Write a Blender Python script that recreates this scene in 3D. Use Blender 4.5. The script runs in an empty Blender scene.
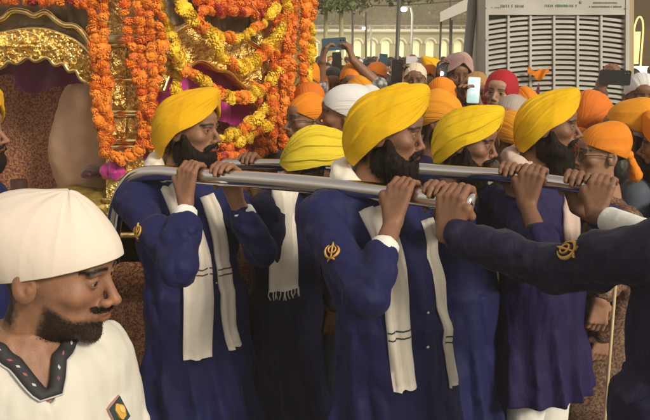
import bpy, math, random
import numpy as np
from mathutils import Vector, Matrix
random.seed(7); RNG = np.random.default_rng(7)
sc = bpy.context.scene
COL = sc.collection
f4 = np.float32
# ------------------------------------------------------------------ camera
FPX = 785.0; CAMZ = 1.8; PITCH = math.atan((210-55)/FPX)
CP, SP = math.cos(PITCH), math.sin(PITCH)
CAM = np.array([0, 0, CAMZ])
def ray(px, py):
    u = (px-325)/FPX; v = (210-py)/FPX
    return np.array([u, CP + v*SP, -SP + v*CP])
def W(px, py, d): return CAM + ray(px, py)*d
def onY(px, py, Y):
    r = ray(px, py); return CAM + r*(Y/r[1])
def onPl(px, py, P0, N):
    r = ray(px, py); return CAM + r*(np.dot(P0-CAM, N)/np.dot(r, N))
cam = bpy.data.cameras.new('camera'); co = bpy.data.objects.new('camera', cam); COL.objects.link(co)
co.location = CAM; co.rotation_euler = (math.pi/2-PITCH, 0, 0)
cam.lens = FPX/650*36; cam.sensor_width = 36; cam.clip_end = 1000; cam.clip_start = .05
sc.camera = co
# ------------------------------------------------------------------ numpy tools
def nrm(v):
    v = np.asarray(v, float); return v/(np.linalg.norm(v, axis=-1, keepdims=True)+1e-12)
def hsh(i, j, k, s):
    n = (i*374761393 + j*668265263 + k*1274126177 + s*69069) & 0xffffffff
    n = ((n ^ (n >> 13))*1274126177) & 0xffffffff
    return ((n ^ (n >> 16)) & 0xffff)/32767.5-1.0
def noise(P, s=0):
    P = np.asarray(P); I = np.floor(P).astype(np.int64); F = P-I; F = F*F*(3-2*F)
    r = 0
    for a in (0, 1):
        wa = F[:, 0] if a else 1-F[:, 0]
        for b in (0, 1):
            wb = F[:, 1] if b else 1-F[:, 1]
            for c in (0, 1):
                wc = F[:, 2] if c else 1-F[:, 2]
                r = r + wa*wb*wc*hsh(I[:, 0]+a, I[:, 1]+b, I[:, 2]+c, s)
    return r
def ell(P, c, r, R=None):
    q = P-np.asarray(c, f4)
    if R is not None: q = q@np.asarray(R, f4)      # R columns = axes
    r = np.asarray(r, f4)
    k0 = np.sqrt(((q/r)**2).sum(1)); k1 = np.sqrt(((q/(r*r))**2).sum(1))+1e-9
    return k0*(k0-1)/k1
def cap(P, a, b, ra, rb):
    a = np.asarray(a, f4); b = np.asarray(b, f4); ab = b-a
    t = np.clip(((P-a)@ab)/(ab@ab+1e-9), 0, 1)
    q = P-a-t[:, None]*ab
    return np.sqrt((q*q).sum(1))-(ra+(rb-ra)*t)
def smin(a, b, k):
    h = np.clip(.5+.5*(b-a)/k, 0, 1); return b+(a-b)*h-k*h*(1-h)
def smax(a, b, k): return -smin(-a, -b, k)
def snet(f, lo, hi, h, marg=.006):
    lo = np.asarray(lo, float); hi = np.asarray(hi, float); B = 4
    nb = np.ceil((hi-lo)/(h*B)).astype(int)+1
    cx = [lo[a]+(np.arange(nb[a])*B+1.5)*h for a in range(3)]
    C = np.stack(np.meshgrid(*cx, indexing='ij'), -1).reshape(-1, 3).astype(f4)
    V = f(C)
    act = np.abs(V) < h*2.6*1.5+h+marg
    n = nb*B
    F = np.repeat(np.repeat(np.repeat(V.reshape(nb), B, 0), B, 1), B, 2).astype(f4)
    ai = np.argwhere(act.reshape(nb))
    off = np.stack(np.meshgrid(range(B), range(B), range(B), indexing='ij'), -1).reshape(-1, 3)
    idx = (ai[:, None, :]*B+off[None]).reshape(-1, 3)
    for s in range(0, len(idx), 400000):
        ii = idx[s:s+400000]
        F[ii[:, 0], ii[:, 1], ii[:, 2]] = f((lo+ii*h).astype(f4))
    S = F < 0
    S[0] = S[-1] = False; S[:, 0] = S[:, -1] = False; S[:, :, 0] = S[:, :, -1] = False
    F = np.where(S, np.minimum(F, -1e-6), np.maximum(F, 1e-6))
    a = S[:-1, :-1, :-1].astype(np.int8)
    tot = np.zeros_like(a)
    cor = [(i, j, k) for i in (0, 1) for j in (0, 1) for k in (0, 1)]
    N = n-1
    for (i, j, k) in cor: tot += S[i:i+N[0], j:j+N[1], k:k+N[2]]
    mix = (tot > 0) & (tot < 8)
    ci = np.argwhere(mix); cid = -np.ones(mix.shape, np.int64); cid[mix] = np.arange(len(ci))
    acc = np.zeros((len(ci), 3)); cnt = np.zeros(len(ci))
    for A in cor:
        for ax in range(3):
            if A[ax] == 0:
                Bc = list(A); Bc[ax] = 1
                fa = F[ci[:, 0]+A[0], ci[:, 1]+A[1], ci[:, 2]+A[2]]
                fb = F[ci[:, 0]+Bc[0], ci[:, 1]+Bc[1], ci[:, 2]+Bc[2]]
                m = (fa < 0) != (fb < 0)
                t = np.where(m, fa/(fa-fb+1e-20), 0)
                p = np.tile(np.array(A, float), (len(ci), 1)); p[:, ax] = t
                acc[m] += p[m]; cnt[m] += 1
    Vt = lo+(ci+acc/cnt[:, None])*h
    Q = []
    for ax in range(3):
        b, c = (ax+1) % 3, (ax+2) % 3
        sl0 = [slice(None)]*3; sl1 = [slice(None)]*3
        sl0[ax] = slice(0, -1); sl1[ax] = slice(1, None)
        d = S[tuple(sl0)].astype(np.int8)-S[tuple(sl1)].astype(np.int8)
        e = np.argwhere(d != 0); dv = d[tuple(e.T)]
        def cell(ob, oc):
            q = e.copy(); q[:, b] -= ob; q[:, c] -= oc; return cid[tuple(q.T)]
        q = np.stack([cell(1, 1), cell(0, 1), cell(0, 0), cell(1, 0)], 1)
        q[dv < 0] = q[dv < 0][:, ::-1]
        Q.append(q)
    Q = np.concatenate(Q); Q = Q[(Q >= 0).all(1)]
    return Vt, Q
def rot(yaw, pitch=0, roll=0):
    return np.array(Matrix.Rotation(math.radians(yaw), 3, 'Z')@Matrix.Rotation(math.radians(pitch), 3, 'X')@Matrix.Rotation(math.radians(roll), 3, 'Y'))
class M4:                       # head/body frame: x right, y forward, z up
    def __init__(s, o, R, k=1.0): s.o = np.asarray(o, float); s.R = R; s.k = k
    def __call__(s, p): return s.o+s.k*(np.asarray(p, float)@s.R.T)
    def inv(s, p): return (np.asarray(p)-s.o.astype(p.dtype if hasattr(p, 'dtype') else float))@s.R.astype(f4)/s.k
# ------------------------------------------------------------------ mesh helpers
def mesh(name, V, F, mat, col=None, uv=None, smooth=True):
    me = bpy.data.meshes.new(name)
    V = np.asarray(V, float)
    if isinstance(F, np.ndarray):
        n, k = F.shape
        me.vertices.add(len(V)); me.vertices.foreach_set('co', V.ravel())
        me.loops.add(n*k); me.loops.foreach_set('vertex_index', F.ravel().astype(np.int32))
        me.polygons.add(n); me.polygons.foreach_set('loop_start', (np.arange(n)*k).astype(np.int32))
        me.polygons.foreach_set('loop_total', np.full(n, k, np.int32))
        me.update(calc_edges=True); me.validate()
    else:
        me.from_pydata([tuple(v) for v in V], [], [tuple(int(i) for i in f) for f in F]); me.update(); me.validate()
    if smooth: me.polygons.foreach_set('use_smooth', [True]*len(me.polygons))
    if col is not None:
        ca = me.color_attributes.new('Col', 'FLOAT_COLOR', 'POINT')
        c = np.ones((len(V), 4)); c[:, :3] = col; ca.data.foreach_set('color', c.ravel())
    if uv is not None:
        ul = me.uv_layers.new(name='UVMap'); li = np.zeros(len(me.loops), np.int32)
        me.loops.foreach_get('vertex_index', li); ul.data.foreach_set('uv', np.asarray(uv)[li].ravel())
    if mat is not None: me.materials.append(mat)
    return me
def link(name, data, parent=None, loc=None):
    o = bpy.data.objects.new(name, data); COL.objects.link(o)
    if parent is not None: o.parent = parent
    if loc is not None: o.location = loc
    return o
def tag(o, label=None, cat=None, group=None, kind=None):
    if label: o['label'] = label
    if cat: o['category'] = cat
    if group: o['group'] = group
    if kind: o['kind'] = kind
    return o
class Thing:
    def __init__(s, name, label, cat, base, group=None, body=None):
        s.base = np.asarray(base, float)
        if body is None: s.o = link(name, None, loc=s.base)
        else:
            V, F, m, c = body; s.o = link(name, mesh(name, np.asarray(V)-s.base, F, m, c), loc=s.base)
        tag(s.o, label, cat, group)
    def part(s, name, V, F, mat, col=None, uv=None, smooth=True, parent=None, label=None):
        o = link(name, mesh(name, np.asarray(V)-s.base, F, mat, col, uv, smooth), parent or s.o)
        if label: o['label'] = label
        return o
def joinm(L):
    V = []; F = []; n = 0
    for v, f in L:
        V.append(np.asarray(v, float)); F.append(np.asarray(f)+n); n += len(v)
    return np.concatenate(V), np.concatenate(F)
def boxm(c, s, R=None):
    c = np.asarray(c, float); s = np.asarray(s, float)/2
    v = np.array([[x, y, z] for x in (-1, 1) for y in (-1, 1) for z in (-1, 1)], float)*s
    if R is not None: v = v@np.asarray(R).T
    return v+c, np.array([[0, 1, 3, 2], [4, 6, 7, 5], [0, 4, 5, 1], [2, 3, 7, 6], [0, 2, 6, 4], [1, 5, 7, 3]])
def catmull(P, n=8):
    P = np.asarray(P, float); Q = np.vstack([2*P[0]-P[1], P, 2*P[-1]-P[-2]]); out = []
    for i in range(1, len(Q)-2):
        for t in np.linspace(0, 1, n, endpoint=False):
            a, b, c, d = Q[i-1:i+3]
            out.append(.5*((2*b)+(-a+c)*t+(2*a-5*b+4*c-d)*t*t+(-a+3*b-3*c+d)*t**3))
    out.append(P[-1]); return np.array(out)
def tube(P, r, n=12, smoothn=0):
    P = np.asarray(P, float)
    if smoothn: P = catmull(P, smoothn)
    r = np.full(len(P), r) if np.isscalar(r) else np.interp(np.linspace(0, 1, len(P)), np.linspace(0, 1, len(r)), r)
    T = nrm(np.gradient(P, axis=0)); up = np.array([0, 0, 1.]) if abs(T[0][2]) < .9 else np.array([1., 0, 0])
    V = []; u = nrm(np.cross(T[0], up))
    for p, t, rr in zip(P, T, r):
        u = nrm(u-t*np.dot(u, t)); v = np.cross(t, u)
        for k in range(n):
            a = 2*math.pi*k/n; V.append(p+rr*(math.cos(a)*u+math.sin(a)*v))
    F = []
    m = len(P)
    for i in range(m-1):
        for k in range(n):
            F.append([i*n+k, i*n+(k+1) % n, (i+1)*n+(k+1) % n, (i+1)*n+k])
    V.append(P[0]); V.append(P[-1]); c0 = len(V)-2; c1 = c0+1
    for k in range(n):
        F.append([c0, (k+1) % n, k, c0]); F.append([c1, (m-1)*n+k, (m-1)*n+(k+1) % n, c1])
    F = [f if f[0] != f[3] else f[:3]+[f[0]] for f in F]
    return np.array(V), np.array(F)
def tube3(*a, **k):   # python face list with real triangles at the caps
    V, F = tube(*a, **k); return V, [tuple(f[:3]) if f[0] == f[3] else tuple(f) for f in F]
def lists(L):
    V = []; F = []; n = 0
    for v, f in L:
        V += [tuple(x) for x in v]; F += [tuple(int(i)+n for i in g) for g in f]; n += len(v)
    return np.array(V), F
# ------------------------------------------------------------------ materials
MATS = {}
def mat(name, col, rough=.6, metal=0, noise_amt=0, nscale=20, bump=0, bscale=40, sss=0, sheen=0, vcol=False, uvbump=None, emit=None, coord='Object', bdist=.01, detail=5, col2=None, spec=.5, stretch=None, coat=0):
    if name in MATS: return MATS[name]
    m = bpy.data.materials.new(name); m.use_nodes = True; nt = m.node_tree; b = nt.nodes['Principled BSDF']
    L = nt.links.new; N = nt.nodes.new
    b.inputs['Roughness'].default_value = rough; b.inputs['Metallic'].default_value = metal
    b.inputs['Specular IOR Level'].default_value = spec
    b.inputs['Coat Weight'].default_value = coat
    if sss:
        b.inputs['Subsurface Weight'].default_value = sss; b.inputs['Subsurface Radius'].default_value = (.012, .005, .003); b.inputs['Subsurface Scale'].default_value = 1
    if sheen: b.inputs['Sheen Weight'].default_value = sheen; b.inputs['Sheen Roughness'].default_value = .5
    tc = N('ShaderNodeTexCoord'); src = tc.outputs[coord]
    if stretch:
        mp = N('ShaderNodeMapping'); mp.inputs['Scale'].default_value = stretch; L(src, mp.inputs['Vector']); src = mp.outputs[0]
    c = None
    if vcol:
        at = N('ShaderNodeVertexColor'); at.layer_name = 'Col'; c = at.outputs['Color']
    if noise_amt or col2:
        nz = N('ShaderNodeTexNoise'); nz.inputs['Scale'].default_value = nscale; nz.inputs['Detail'].default_value = detail; L(src, nz.inputs['Vector'])
        if col2:
            rp = N('ShaderNodeValToRGB'); rp.color_ramp.elements[0].position = .4; rp.color_ramp.elements[1].position = .62
            rp.color_ramp.elements[0].color = (*col, 1); rp.color_ramp.elements[1].color = (*col2, 1); L(nz.outputs['Fac'], rp.inputs[0]); c = rp.outputs[0]
        else:
            mr = N('ShaderNodeMapRange'); mr.inputs['From Min'].default_value = .3; mr.inputs['From Max'].default_value = .7
            mr.inputs['To Min'].default_value = 1-noise_amt; mr.inputs['To Max'].default_value = 1+noise_amt; L(nz.outputs['Fac'], mr.inputs['Value'])
            vm = N('ShaderNodeVectorMath'); vm.operation = 'SCALE'
            if c is not None: L(c, vm.inputs[0])
            else: vm.inputs[0].default_value = col
            L(mr.outputs[0], vm.inputs['Scale']); c = vm.outputs[0]
    if c is not None: L(c, b.inputs['Base Color'])
    else: b.inputs['Base Color'].default_value = (*col, 1)
    if bump:
        nb = N('ShaderNodeTexNoise'); nb.inputs['Scale'].default_value = bscale; nb.inputs['Detail'].default_value = 4
        if uvbump:
            mp = N('ShaderNodeMapping'); mp.inputs['Scale'].default_value = uvbump; L(tc.outputs['UV'], mp.inputs['Vector']); L(mp.outputs[0], nb.inputs['Vector'])
        else: L(src, nb.inputs['Vector'])
        bp = N('ShaderNodeBump'); bp.inputs['Strength'].default_value = bump; bp.inputs['Distance'].default_value = bdist
        L(nb.outputs['Fac'], bp.inputs['Height']); L(bp.outputs[0], b.inputs['Normal'])
    if emit: b.inputs['Emission Color'].default_value = (*emit[0], 1); b.inputs['Emission Strength'].default_value = emit[1]
    MATS[name] = m; return m
SKIN = mat('skin', (.3, .16, .1), .5, spec=.38, sss=.12, vcol=True, noise_amt=.12, nscale=60, bump=.35, bscale=300, bdist=.002)
def turb(name, c): return mat(name, c, .72, noise_amt=.07, nscale=9, bump=.6, bscale=1, uvbump=(15, 2.4, 1), bdist=.007, sheen=.03, spec=.22)
YEL = turb('turban_yellow', (.84, .50, .006)); YEL2 = turb('turban_amber', (.84, .46, .006)); LIME = turb('turban_lime_yellow', (.74, .58, .035)); YEL3 = turb('turban_bright_yellow', (.86, .58, .012))
ORA = turb('cloth_orange', (.78, .25, .015)); ORA2 = turb('cloth_amber', (.75, .31, .02)); ORA3 = turb('cloth_deep_orange', (.68, .18, .02))
WCL = turb('cloth_white', (.72, .73, .74)); CRM = turb('cloth_cream', (.78, .66, .50)); GRY = turb('cloth_grey', (.42, .36, .32)); RED = turb('cloth_red', (.40, .015, .025)); BLK = turb('cloth_black', (.03, .027, .03)); PNK = turb('cloth_dusty_pink', (.5, .33, .32)); MAR=turb('cloth_maroon',(.12,.02,.03)); BLU=turb('cloth_blue',(.04,.07,.28)); TEA=turb('cloth_teal',(.05,.15,.15))
def robe(name, c, sh=.04): return mat(name, c, .68, noise_amt=.22, nscale=4, bump=.7, bscale=18, bdist=.016, sheen=sh, stretch=(1, 1, .45), spec=.25)
NAVY = robe('robe_navy', (.0085, .012, .076)); NAVY2 = robe('robe_deep_navy', (.006, .0075, .045)); NAVY3 = robe('robe_dark_navy', (.011, .010, .038)); ROYAL = robe('robe_royal_blue', (.009, .014, .086)); PURP = robe('robe_indigo', (.013, .009, .070))
SCARF = mat('scarf_cotton', (.80, .75, .66), .8, noise_amt=.08, nscale=15, bump=.5, bscale=30, bdist=.006, sheen=.2)
SCARFW = mat('scarf_white_cotton', (.78, .80, .76), .8, noise_amt=.06, nscale=15, bump=.5, bscale=30, bdist=.006)
SCARFP = mat('scarf_pale_pink', (.66, .52, .46), .8, noise_amt=.06, nscale=15, bump=.5, bscale=30, bdist=.006)
STRIPE = mat('scarf_stripe', (.05, .07, .07), .8); STRIPR = mat('scarf_stripe_red', (.16, .05, .06), .8)
BEARD = mat('beard_hair', (.011, .008, .007), .7, spec=.2, noise_amt=.3, nscale=120, bump=.8, bscale=160, bdist=.006, stretch=(1, 1, .3))
HAIR = mat('hair', (.012, .009, .008), .5, bump=.6, bscale=120, bdist=.005)
STEEL = mat('steel', (.66, .64, .63), .13, 1, bump=.06, bscale=6, bdist=.02, stretch=(1, 1, 1))
GOLD = mat('gold_relief', (.95, .68, .24), .34, 1, noise_amt=.35, nscale=30, bump=1, bscale=38, bdist=.03)
GOLDP = mat('gold_plain', (.95, .72, .30), .25, 1, bump=.3, bscale=30, bdist=.01)
EMB = mat('gold_embroidery', (.66, .40, .10), .5, .35, bump=.8, bscale=500, bdist=.002, noise_amt=.2, nscale=200)
BRASS = mat('brass', (.75, .5, .22), .22, 1)
PHB = mat('phone_black', (.012, .014, .018), .2, coat=.5); PHBL = mat('phone_blue', (.04, .10, .15), .25, coat=.5); PHW = mat('phone_white', (.7, .66, .7), .3)
# ------------------------------------------------------------------ head
def head_sdf(P):
    P = P.copy(); X = np.abs(P[:, 0]); A = P.copy(); A[:, 0] = X
    d = ell(P, (0, -.012, .148), (.076, .098, .089))
    d = smin(d, ell(P, (0, .028, .092), (.061, .061, .082)), .03)
    d = smin(d, ell(P, (0, .035, .038), (.050, .050, .034)), .03)
    d = smin(d, ell(P, (0, .077, .014), (.020, .015, .015)), .02)
    d = smin(d, ell(A, (.043, .060, .094), (.022, .022, .018)), .02)
    d = smin(d, ell(A, (.024, .083, .134), (.027, .012, .008)), .012)
    d = smin(d, ell(P, (0, .070, .165), (.045, .028, .035)), .02)
    d = smax(d, -ell(A, (.032, .103, .117), (.020, .019, .0125)), .012)
    d = smin(d, ell(A, (.031, .0775, .118), (.0152, .0142, .0142)), .003)
    d = smax(d, -ell(A, (.031, .094, .1165), (.0135, .0125, .0045)), .0015)
    d = smin(d, cap(P, (0, .086, .130), (0, .110, .086), .0070, .0092), .010)
    d = smin(d, ell(P, (0, .112, .083), (.0100, .0105, .0085)), .006)
    d = smin(d, ell(A, (.0125, .1005, .0785), (.0072, .0105, .0072)), .005)
    d = smax(d, -ell(A, (.007, .104, .0715), (.0032, .006, .0035)), .003)
    d = smin(d, ell(P, (0, .088, .058), (.026, .016, .018)), .012)
    d = smin(d, ell(P, (0, .0995, .0605), (.021, .0075, .0042)), .004)
    d = smin(d, ell(P, (0, .0975, .0495), (.018, .0078, .0050)), .004)
    d = smax(d, -ell(P, (0, .1065, .0550), (.024, .0045, .0012)), .002)
    d = smin(d, cap(P, (0, -.020, .05), (0, -.045, -.09), .050, .058), .03)
    # ears
    e = ell(A, (.078, -.012, .103), (.0075, .020, .031), rot(12, 0, 8))
    e = smax(e, -ell(A, (.087, -.007, .108), (.007, .012, .020)), .003)
    e = smin(e, ell(A, (.079, -.003, .100), (.005, .006, .008)), .003)
    return smin(d, e, .004)
def head_color(V, tone, stubble=0):
    x, y, z = np.abs(V[:, 0]), V[:, 1], V[:, 2]
    c = np.tile(np.array(tone, float), (len(V), 1))
    def mixm(m, k): 
        nonlocal c; m = np.clip(m, 0, 1)[:, None]; c = c*(1-m)+np.array(k)*m
    g = lambda a, b, w: np.exp(-((a-b)/w)**2)
    t = np.array(tone)
    mixm(g(z, .055, .011)*(x < .024)*(y > .092)*.8, t*np.array((.80, .52, .50)))          # lips
    mixm(.35*g(x, 0, .02)*g(z, .084, .014)*(y > .09), t*np.array((1.15, .85, .8)))
    mixm(.3*g(x, .045, .02)*g(z, .09, .018)*(y > .05), t*np.array((1.15, .85, .8)))
    zb = .1375+.004*np.sin((x-.005)*60)-np.maximum(0, x-.04)*.25
    mixm(1.2*g(z, zb, .0042)*(x > .008)*(x < .052)*(y > .055), (.012, .009, .008))         # brows
    mixm(.75*g(z, .1165, .0048)*g(x, .031, .013)*(y > .07)*(y < .0905), (.02, .012, .01))  # lash line
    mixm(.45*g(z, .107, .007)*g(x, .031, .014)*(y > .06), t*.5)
    n = noise(V*220, 3)*.2
    ring = np.clip((z-.19)*60, 0, 1)
    mixm(np.maximum(ring, np.clip((-.035-y+n*.03)*60, 0, 1)*np.clip((z-.005)*60+n, 0, 1)), (.012, .01, .009))  # scalp hair
    if stubble:
        lim = .055+np.maximum(0, .06-y)*.55
        m = np.clip((lim-z)*80+n, 0, 1)*np.clip((y+.002-(z-.03)*.25)*70+n, 0, 1)*np.clip((z+.020)*70+n, 0, 1)
        m = np.maximum(m, np.clip(1.4*g(z, .0680, .0052), 0, 1)*np.clip((y-.075)*90, 0, 1)*np.clip((.036-x)*120, 0, 1)*(1-np.clip((y-.101)*300, 0, 1)*(z > .071)))
        m = m*(1-g(z, .054, .008)*(x < .021)*(y > .09))
        mixm(m*stubble, (.022, .014, .011))
    return c
def vary(V, seed):
    r = np.random.default_rng(seed+100); V = V.copy(); x, y, z = V[:, 0].copy(), V[:, 1].copy(), V[:, 2].copy(); g = lambda a, b, w: np.exp(-((a-b)/w)**2)
    a = r.uniform(-1.5, 1.5, 6); nose = g(z, .092, .026)*g(x, 0, .018)*(y > .08)
    V[:, 1] += nose*.006*a[0]; V[:, 2] += -nose*.004*a[1]-g(z, .01, .05)*.005*a[2]*(y > 0); V[:, 0] *= 1+.05*a[3]*g(z, .03, .06)+.03*a[4]; V[:, 1] += g(z, .135, .012)*g(np.abs(x), .025, .025)*(y > .06)*.003*a[5]
    return V
HLO, HHI = (-.10, -.13, -.10), (.10, .13, .25)
def hd_mesh(h, m=.006):
    V, F = snet(head_sdf, HLO, HHI, h, m); w = np.clip((V[:, 2]-.165)/.05, 0, 1)[:, None]; w = np.maximum(w, np.clip((-.05-V[:, 1:2])/.04, 0, 1)*np.clip((V[:, 2:3]-.09)/.03, 0, 1))
    c = np.array((0, -.005, .14)); return V+(c-V)*.12*w, F
HEAD_M = hd_mesh(.0036)
HEAD_L = hd_mesh(.0078, .01)
def sphere(c, r, nu=14, nv=10):
    V = []; 
    for j in range(nv+1):
        th = math.pi*j/nv
        for i in range(nu):
            ph = 2*math.pi*i/nu; V.append((math.sin(th)*math.cos(ph), math.sin(th)*math.sin(ph), math.cos(th)))
    V = np.array(V)*np.asarray(r)+np.asarray(c)
    F = [[j*nu+i, (j+1)*nu+i, (j+1)*nu+(i+1) % nu, j*nu+(i+1) % nu] for j in range(nv) for i in range(nu)]
    return V, np.array(F)
def eyes(look=(0, 1, 0)):
    L = []; C = []
    look = nrm(look)
    for s in (-1, 1):
        c = np.array((s*.031, .0762, .1175)); V, F = sphere(c, .0131, 28, 20)
        d = nrm(V-c)@look
        col = np.where((d > .86)[:, None], np.array([[.02, .011, .007]]), np.array([[.40, .35, .31]])); col[d > .97] = .004
        L.append((V, F)); C.append(col)
    V, F = joinm(L); return V, F, np.concatenate(C)
# ------------------------------------------------------------------ headwear (radial covers)
def cover(f, c, zedge, nphi=200, ns=70, disp=None, thick=.93):
    c = np.array(c, float)
    def surf(phi, e):
        D = np.stack([np.sin(phi)*np.cos(e), np.cos(phi)*np.cos(e), np.sin(e)], -1)
        lo = np.zeros(phi.shape); hi = np.full(phi.shape, .36)
        for _ in range(20):
            mid = (lo+hi)/2; v = f((c+D*mid[:, None]).astype(f4)); lo = np.where(v < 0, mid, lo); hi = np.where(v < 0, hi, mid)
        return c+D*lo[:, None]
    ph = np.linspace(0, 2*math.pi, nphi, endpoint=False)
    a = np.full(nphi, -1.35); b = np.full(nphi, 1.45)
    for _ in range(22):
        m = (a+b)/2; p = surf(ph, m); g = p[:, 2]-zedge(p[:, 0], p[:, 1]); a = np.where(g < 0, m, a); b = np.where(g < 0, b, m)
    er = (a+b)/2
    s = np.linspace(0, 1, ns)
    E = er[None]+(math.pi/2-er[None])*s[:, None]; PH = np.tile(ph, (ns, 1))
    P = surf(PH.ravel(), E.ravel())
    if disp is not None: P = c+(P-c)*(1+disp(P, c))[:, None]
    P = P.reshape(ns, nphi, 3)
    rows = [c+(P[0]-c)*.86+np.array((0, 0, .012)), c+(P[0]-c)*thick]+[P[i] for i in range(ns)]
    V = np.concatenate(rows); n = len(rows)
    i, k = np.meshgrid(range(n-1), range(nphi), indexing='ij'); i = i.ravel(); k = k.ravel(); k1 = (k+1) % nphi
    F = np.stack([i*nphi+k, i*nphi+k1, (i+1)*nphi+k1, (i+1)*nphi+k], 1)[:, ::-1]
    return V, F
AX_T = nrm((0, .72, .69)); AX_N = nrm((0, -.69, .72))
def wraps(V, c=(0, -.003, .135)):
    q = V-np.array(c); a = np.arctan2(q[:, 0], q@AX_N); t = q@AX_T
    return a, t
SIDE = np.array([(.117, .231), (.118, .200), (.116, .165), (.108, .120), (.090, .080), (.050, .030), (0, .0), (-.045, -.005), (-.085, .005), (-.110, .030), (-.124, .075), (-.126, .115), (-.122, .155), (-.108, .192), (-.080, .225), (-.034, .249), (.022, .268), (.066, .280), (.098, .286), (.116, .277), (.121, .255)])
def turban(fat=1.0, amp=.05, nl=5.0, seed=0, ns=120, nphi=360, peak=1.0, warp=1.25):
    c0 = np.array((.0, .145)); q = SIDE-c0; th = np.arctan2(q[:, 1], q[:, 0]); rd = np.sqrt((q*q).sum(1)); o = np.argsort(th); th = th[o]; rd = rd[o]
    th = np.concatenate([th-2*math.pi, th, th+2*math.pi]); rd = np.tile(rd, 3)
    tt = np.linspace(-math.pi, math.pi, 361); r_ = np.interp(tt, th, rd); k = np.ones(11)/11; r_ = np.convolve(np.pad(r_[:-1], 5, mode='wrap'), k, 'valid'); r_ = np.append(r_, r_[0])
    def f(P):
        y = P[:, 1]-c0[0]; z = P[:, 2]-c0[1]; R_ = np.interp(np.arctan2(z, y), tt, r_); r = np.sqrt(y*y+z*z)
        w = .114*fat*(1-.12*np.clip((P[:, 2]-.15)/.1, 0, 1)-.18*np.clip((P[:, 1]-.03)/.09, 0, 1))
        return (r/R_)**2.15+(np.abs(P[:, 0])/w)**2.15-1
    def ze(x, y):
        a = .226-.85*np.abs(x); b = .158+1.12*(y-.051); return np.maximum(smin(a, b, .02), .018)
    def disp(P, c):
        a, t = wraps(P); sg = np.where(a > 0, 1., -1.)
        aa = np.abs(a)+.07*np.sin(t*19+seed)+.12*(a > 0)+.05*noise(np.stack([a*3, t*12, a*0+seed], 1), 8)
        k = nl*(1-np.exp(-aa*warp)); fl = np.floor(k); fr = k-fl
        saw = fr**1.3*np.clip((1-fr)/.07, 0, 1)
        w = np.clip((.155-np.abs(t))/.06, .15, 1)*(.55+.6*(hsh(fl.astype(np.int64), (sg > 0).astype(np.int64), fl.astype(np.int64)*0+seed, 4)*.5+.5))
        wr = noise(np.stack([aa*8, t*7, sg*3+seed], 1), 5)*.010+(1-2*np.abs(noise(np.stack([aa*13, t*8, sg*3+seed], 1), 9)))*.005
        return amp*(saw-.45)*w+wr
    V, F = cover(f, (0, .0, .145), ze, nphi, ns, disp)
    a, t = wraps(V); V = V-np.array((0, .010, .015)); return V, F, np.stack([a, t*8], 1)
def patka(bun=(0, -.01, .208), bunr=.026, back=.0, rimf=.175, slope=.45, seed=0, ns=60, nphi=160, knot=True):
    def f(P):
        d = ell(P, (0, -.012, .146), (.084, .106, .094))
        d = smin(d, ell(P, bun, (bunr, bunr, bunr)), .04)
        if back: d = smin(d, ell(P, (0, -.055, .185), (.075, .072, .060+back)), .05)
        return d
    def disp(P, c):
        q = P-np.array((0, -.10, .10)); a = np.arctan2(q[:, 0], q[:, 2]); t = np.sqrt((q*q).sum(1))
        n = noise(np.stack([a*7, t*9, a*0+seed], 1), 2)
        return n*.022+(1-2*np.abs(noise(np.stack([a*11, t*9, a*0+seed], 1), 4)))*.014
    V, F = cover(f, (0, -.005, .15), lambda x, y: rimf-slope*(.10-y)-.12*np.abs(x), nphi, ns, disp, thick=.965)
    q = V-np.array((0, -.10, .10)); uv = np.stack([np.arctan2(q[:, 0], q[:, 2])*1.2, np.sqrt((q*q).sum(1))*8], 1)
    if knot:
        def fk(P):
            d = ell(P, (0, -.118, .085), (.026, .018, .018))
            d = smin(d, cap(P, (.0, -.12, .08), (.035, -.150, .0), .010, .022), .01)
            d = smin(d, cap(P, (.0, -.12, .08), (-.025, -.145, .02), .010, .02), .01)
            return d+noise(P*90, 1)*.002
        V2, F2 = snet(fk, (-.08, -.19, -.05), (.08, -.08, .13), .006)
        V2 = V2*1.0; uv = np.concatenate([uv, V2[:, :2]*10]); V, F = joinm([(V, F), (V2, F2)])
    return V, F, uv
def kerchief(seed=0):      # taller, tied flat bandana with a stiff upright edge
    def f(P):
        d = ell(P, (0, -.014, .148), (.088, .110, .095))
        return smin(d, ell(P, (0, -.060, .200), (.055, .045, .040)), .05)
    disp = lambda P, c: noise(P*18+seed, 6)*.025+(1-2*np.abs(noise(P*np.array((34, 10, 24))+seed, 8)))*.016
    V, F = cover(f, (0, -.005, .15), lambda x, y: .165-.35*(.10-y), 150, 50, disp)
    V2, F2 = snet(lambda P: smin(ell(P, (0, -.12, .11), (.02, .02, .02)), cap(P, (0, -.125, .11), (.02, -.17, .02), .012, .03), .01)+noise(P*80, 2)*.003, (-.07, -.22, -.04), (.09, -.08, .15), .007)
    uv = np.concatenate([V[:, :2]*10, V2[:, :2]*10]); V, F = joinm([(V, F), (V2, F2)]); return V, F, uv
def shawl():               # woman's headscarf round the face, falling on the shoulders
    def f(P):
        d = ell(P, (0, -.02, .135), (.094, .115, .115))
        d = smin(d, ell(P, (0, .0, .02), (.085, .085, .10)), .04)
        d = smin(d, ell(P, (0, -.01, -.13), (.17, .12, .09)), .07)
        d = d+noise(P*np.array((30, 20, 10)), 3)*.005
        d = smax(d, -ell(P, (0, .11, .085), (.060, .09, .095)), .008)
        return d
    V, F = snet(f, (-.25, -.2, -.28), (.25, .2, .3), .008); return V, F, V[:, :2]*10
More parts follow.
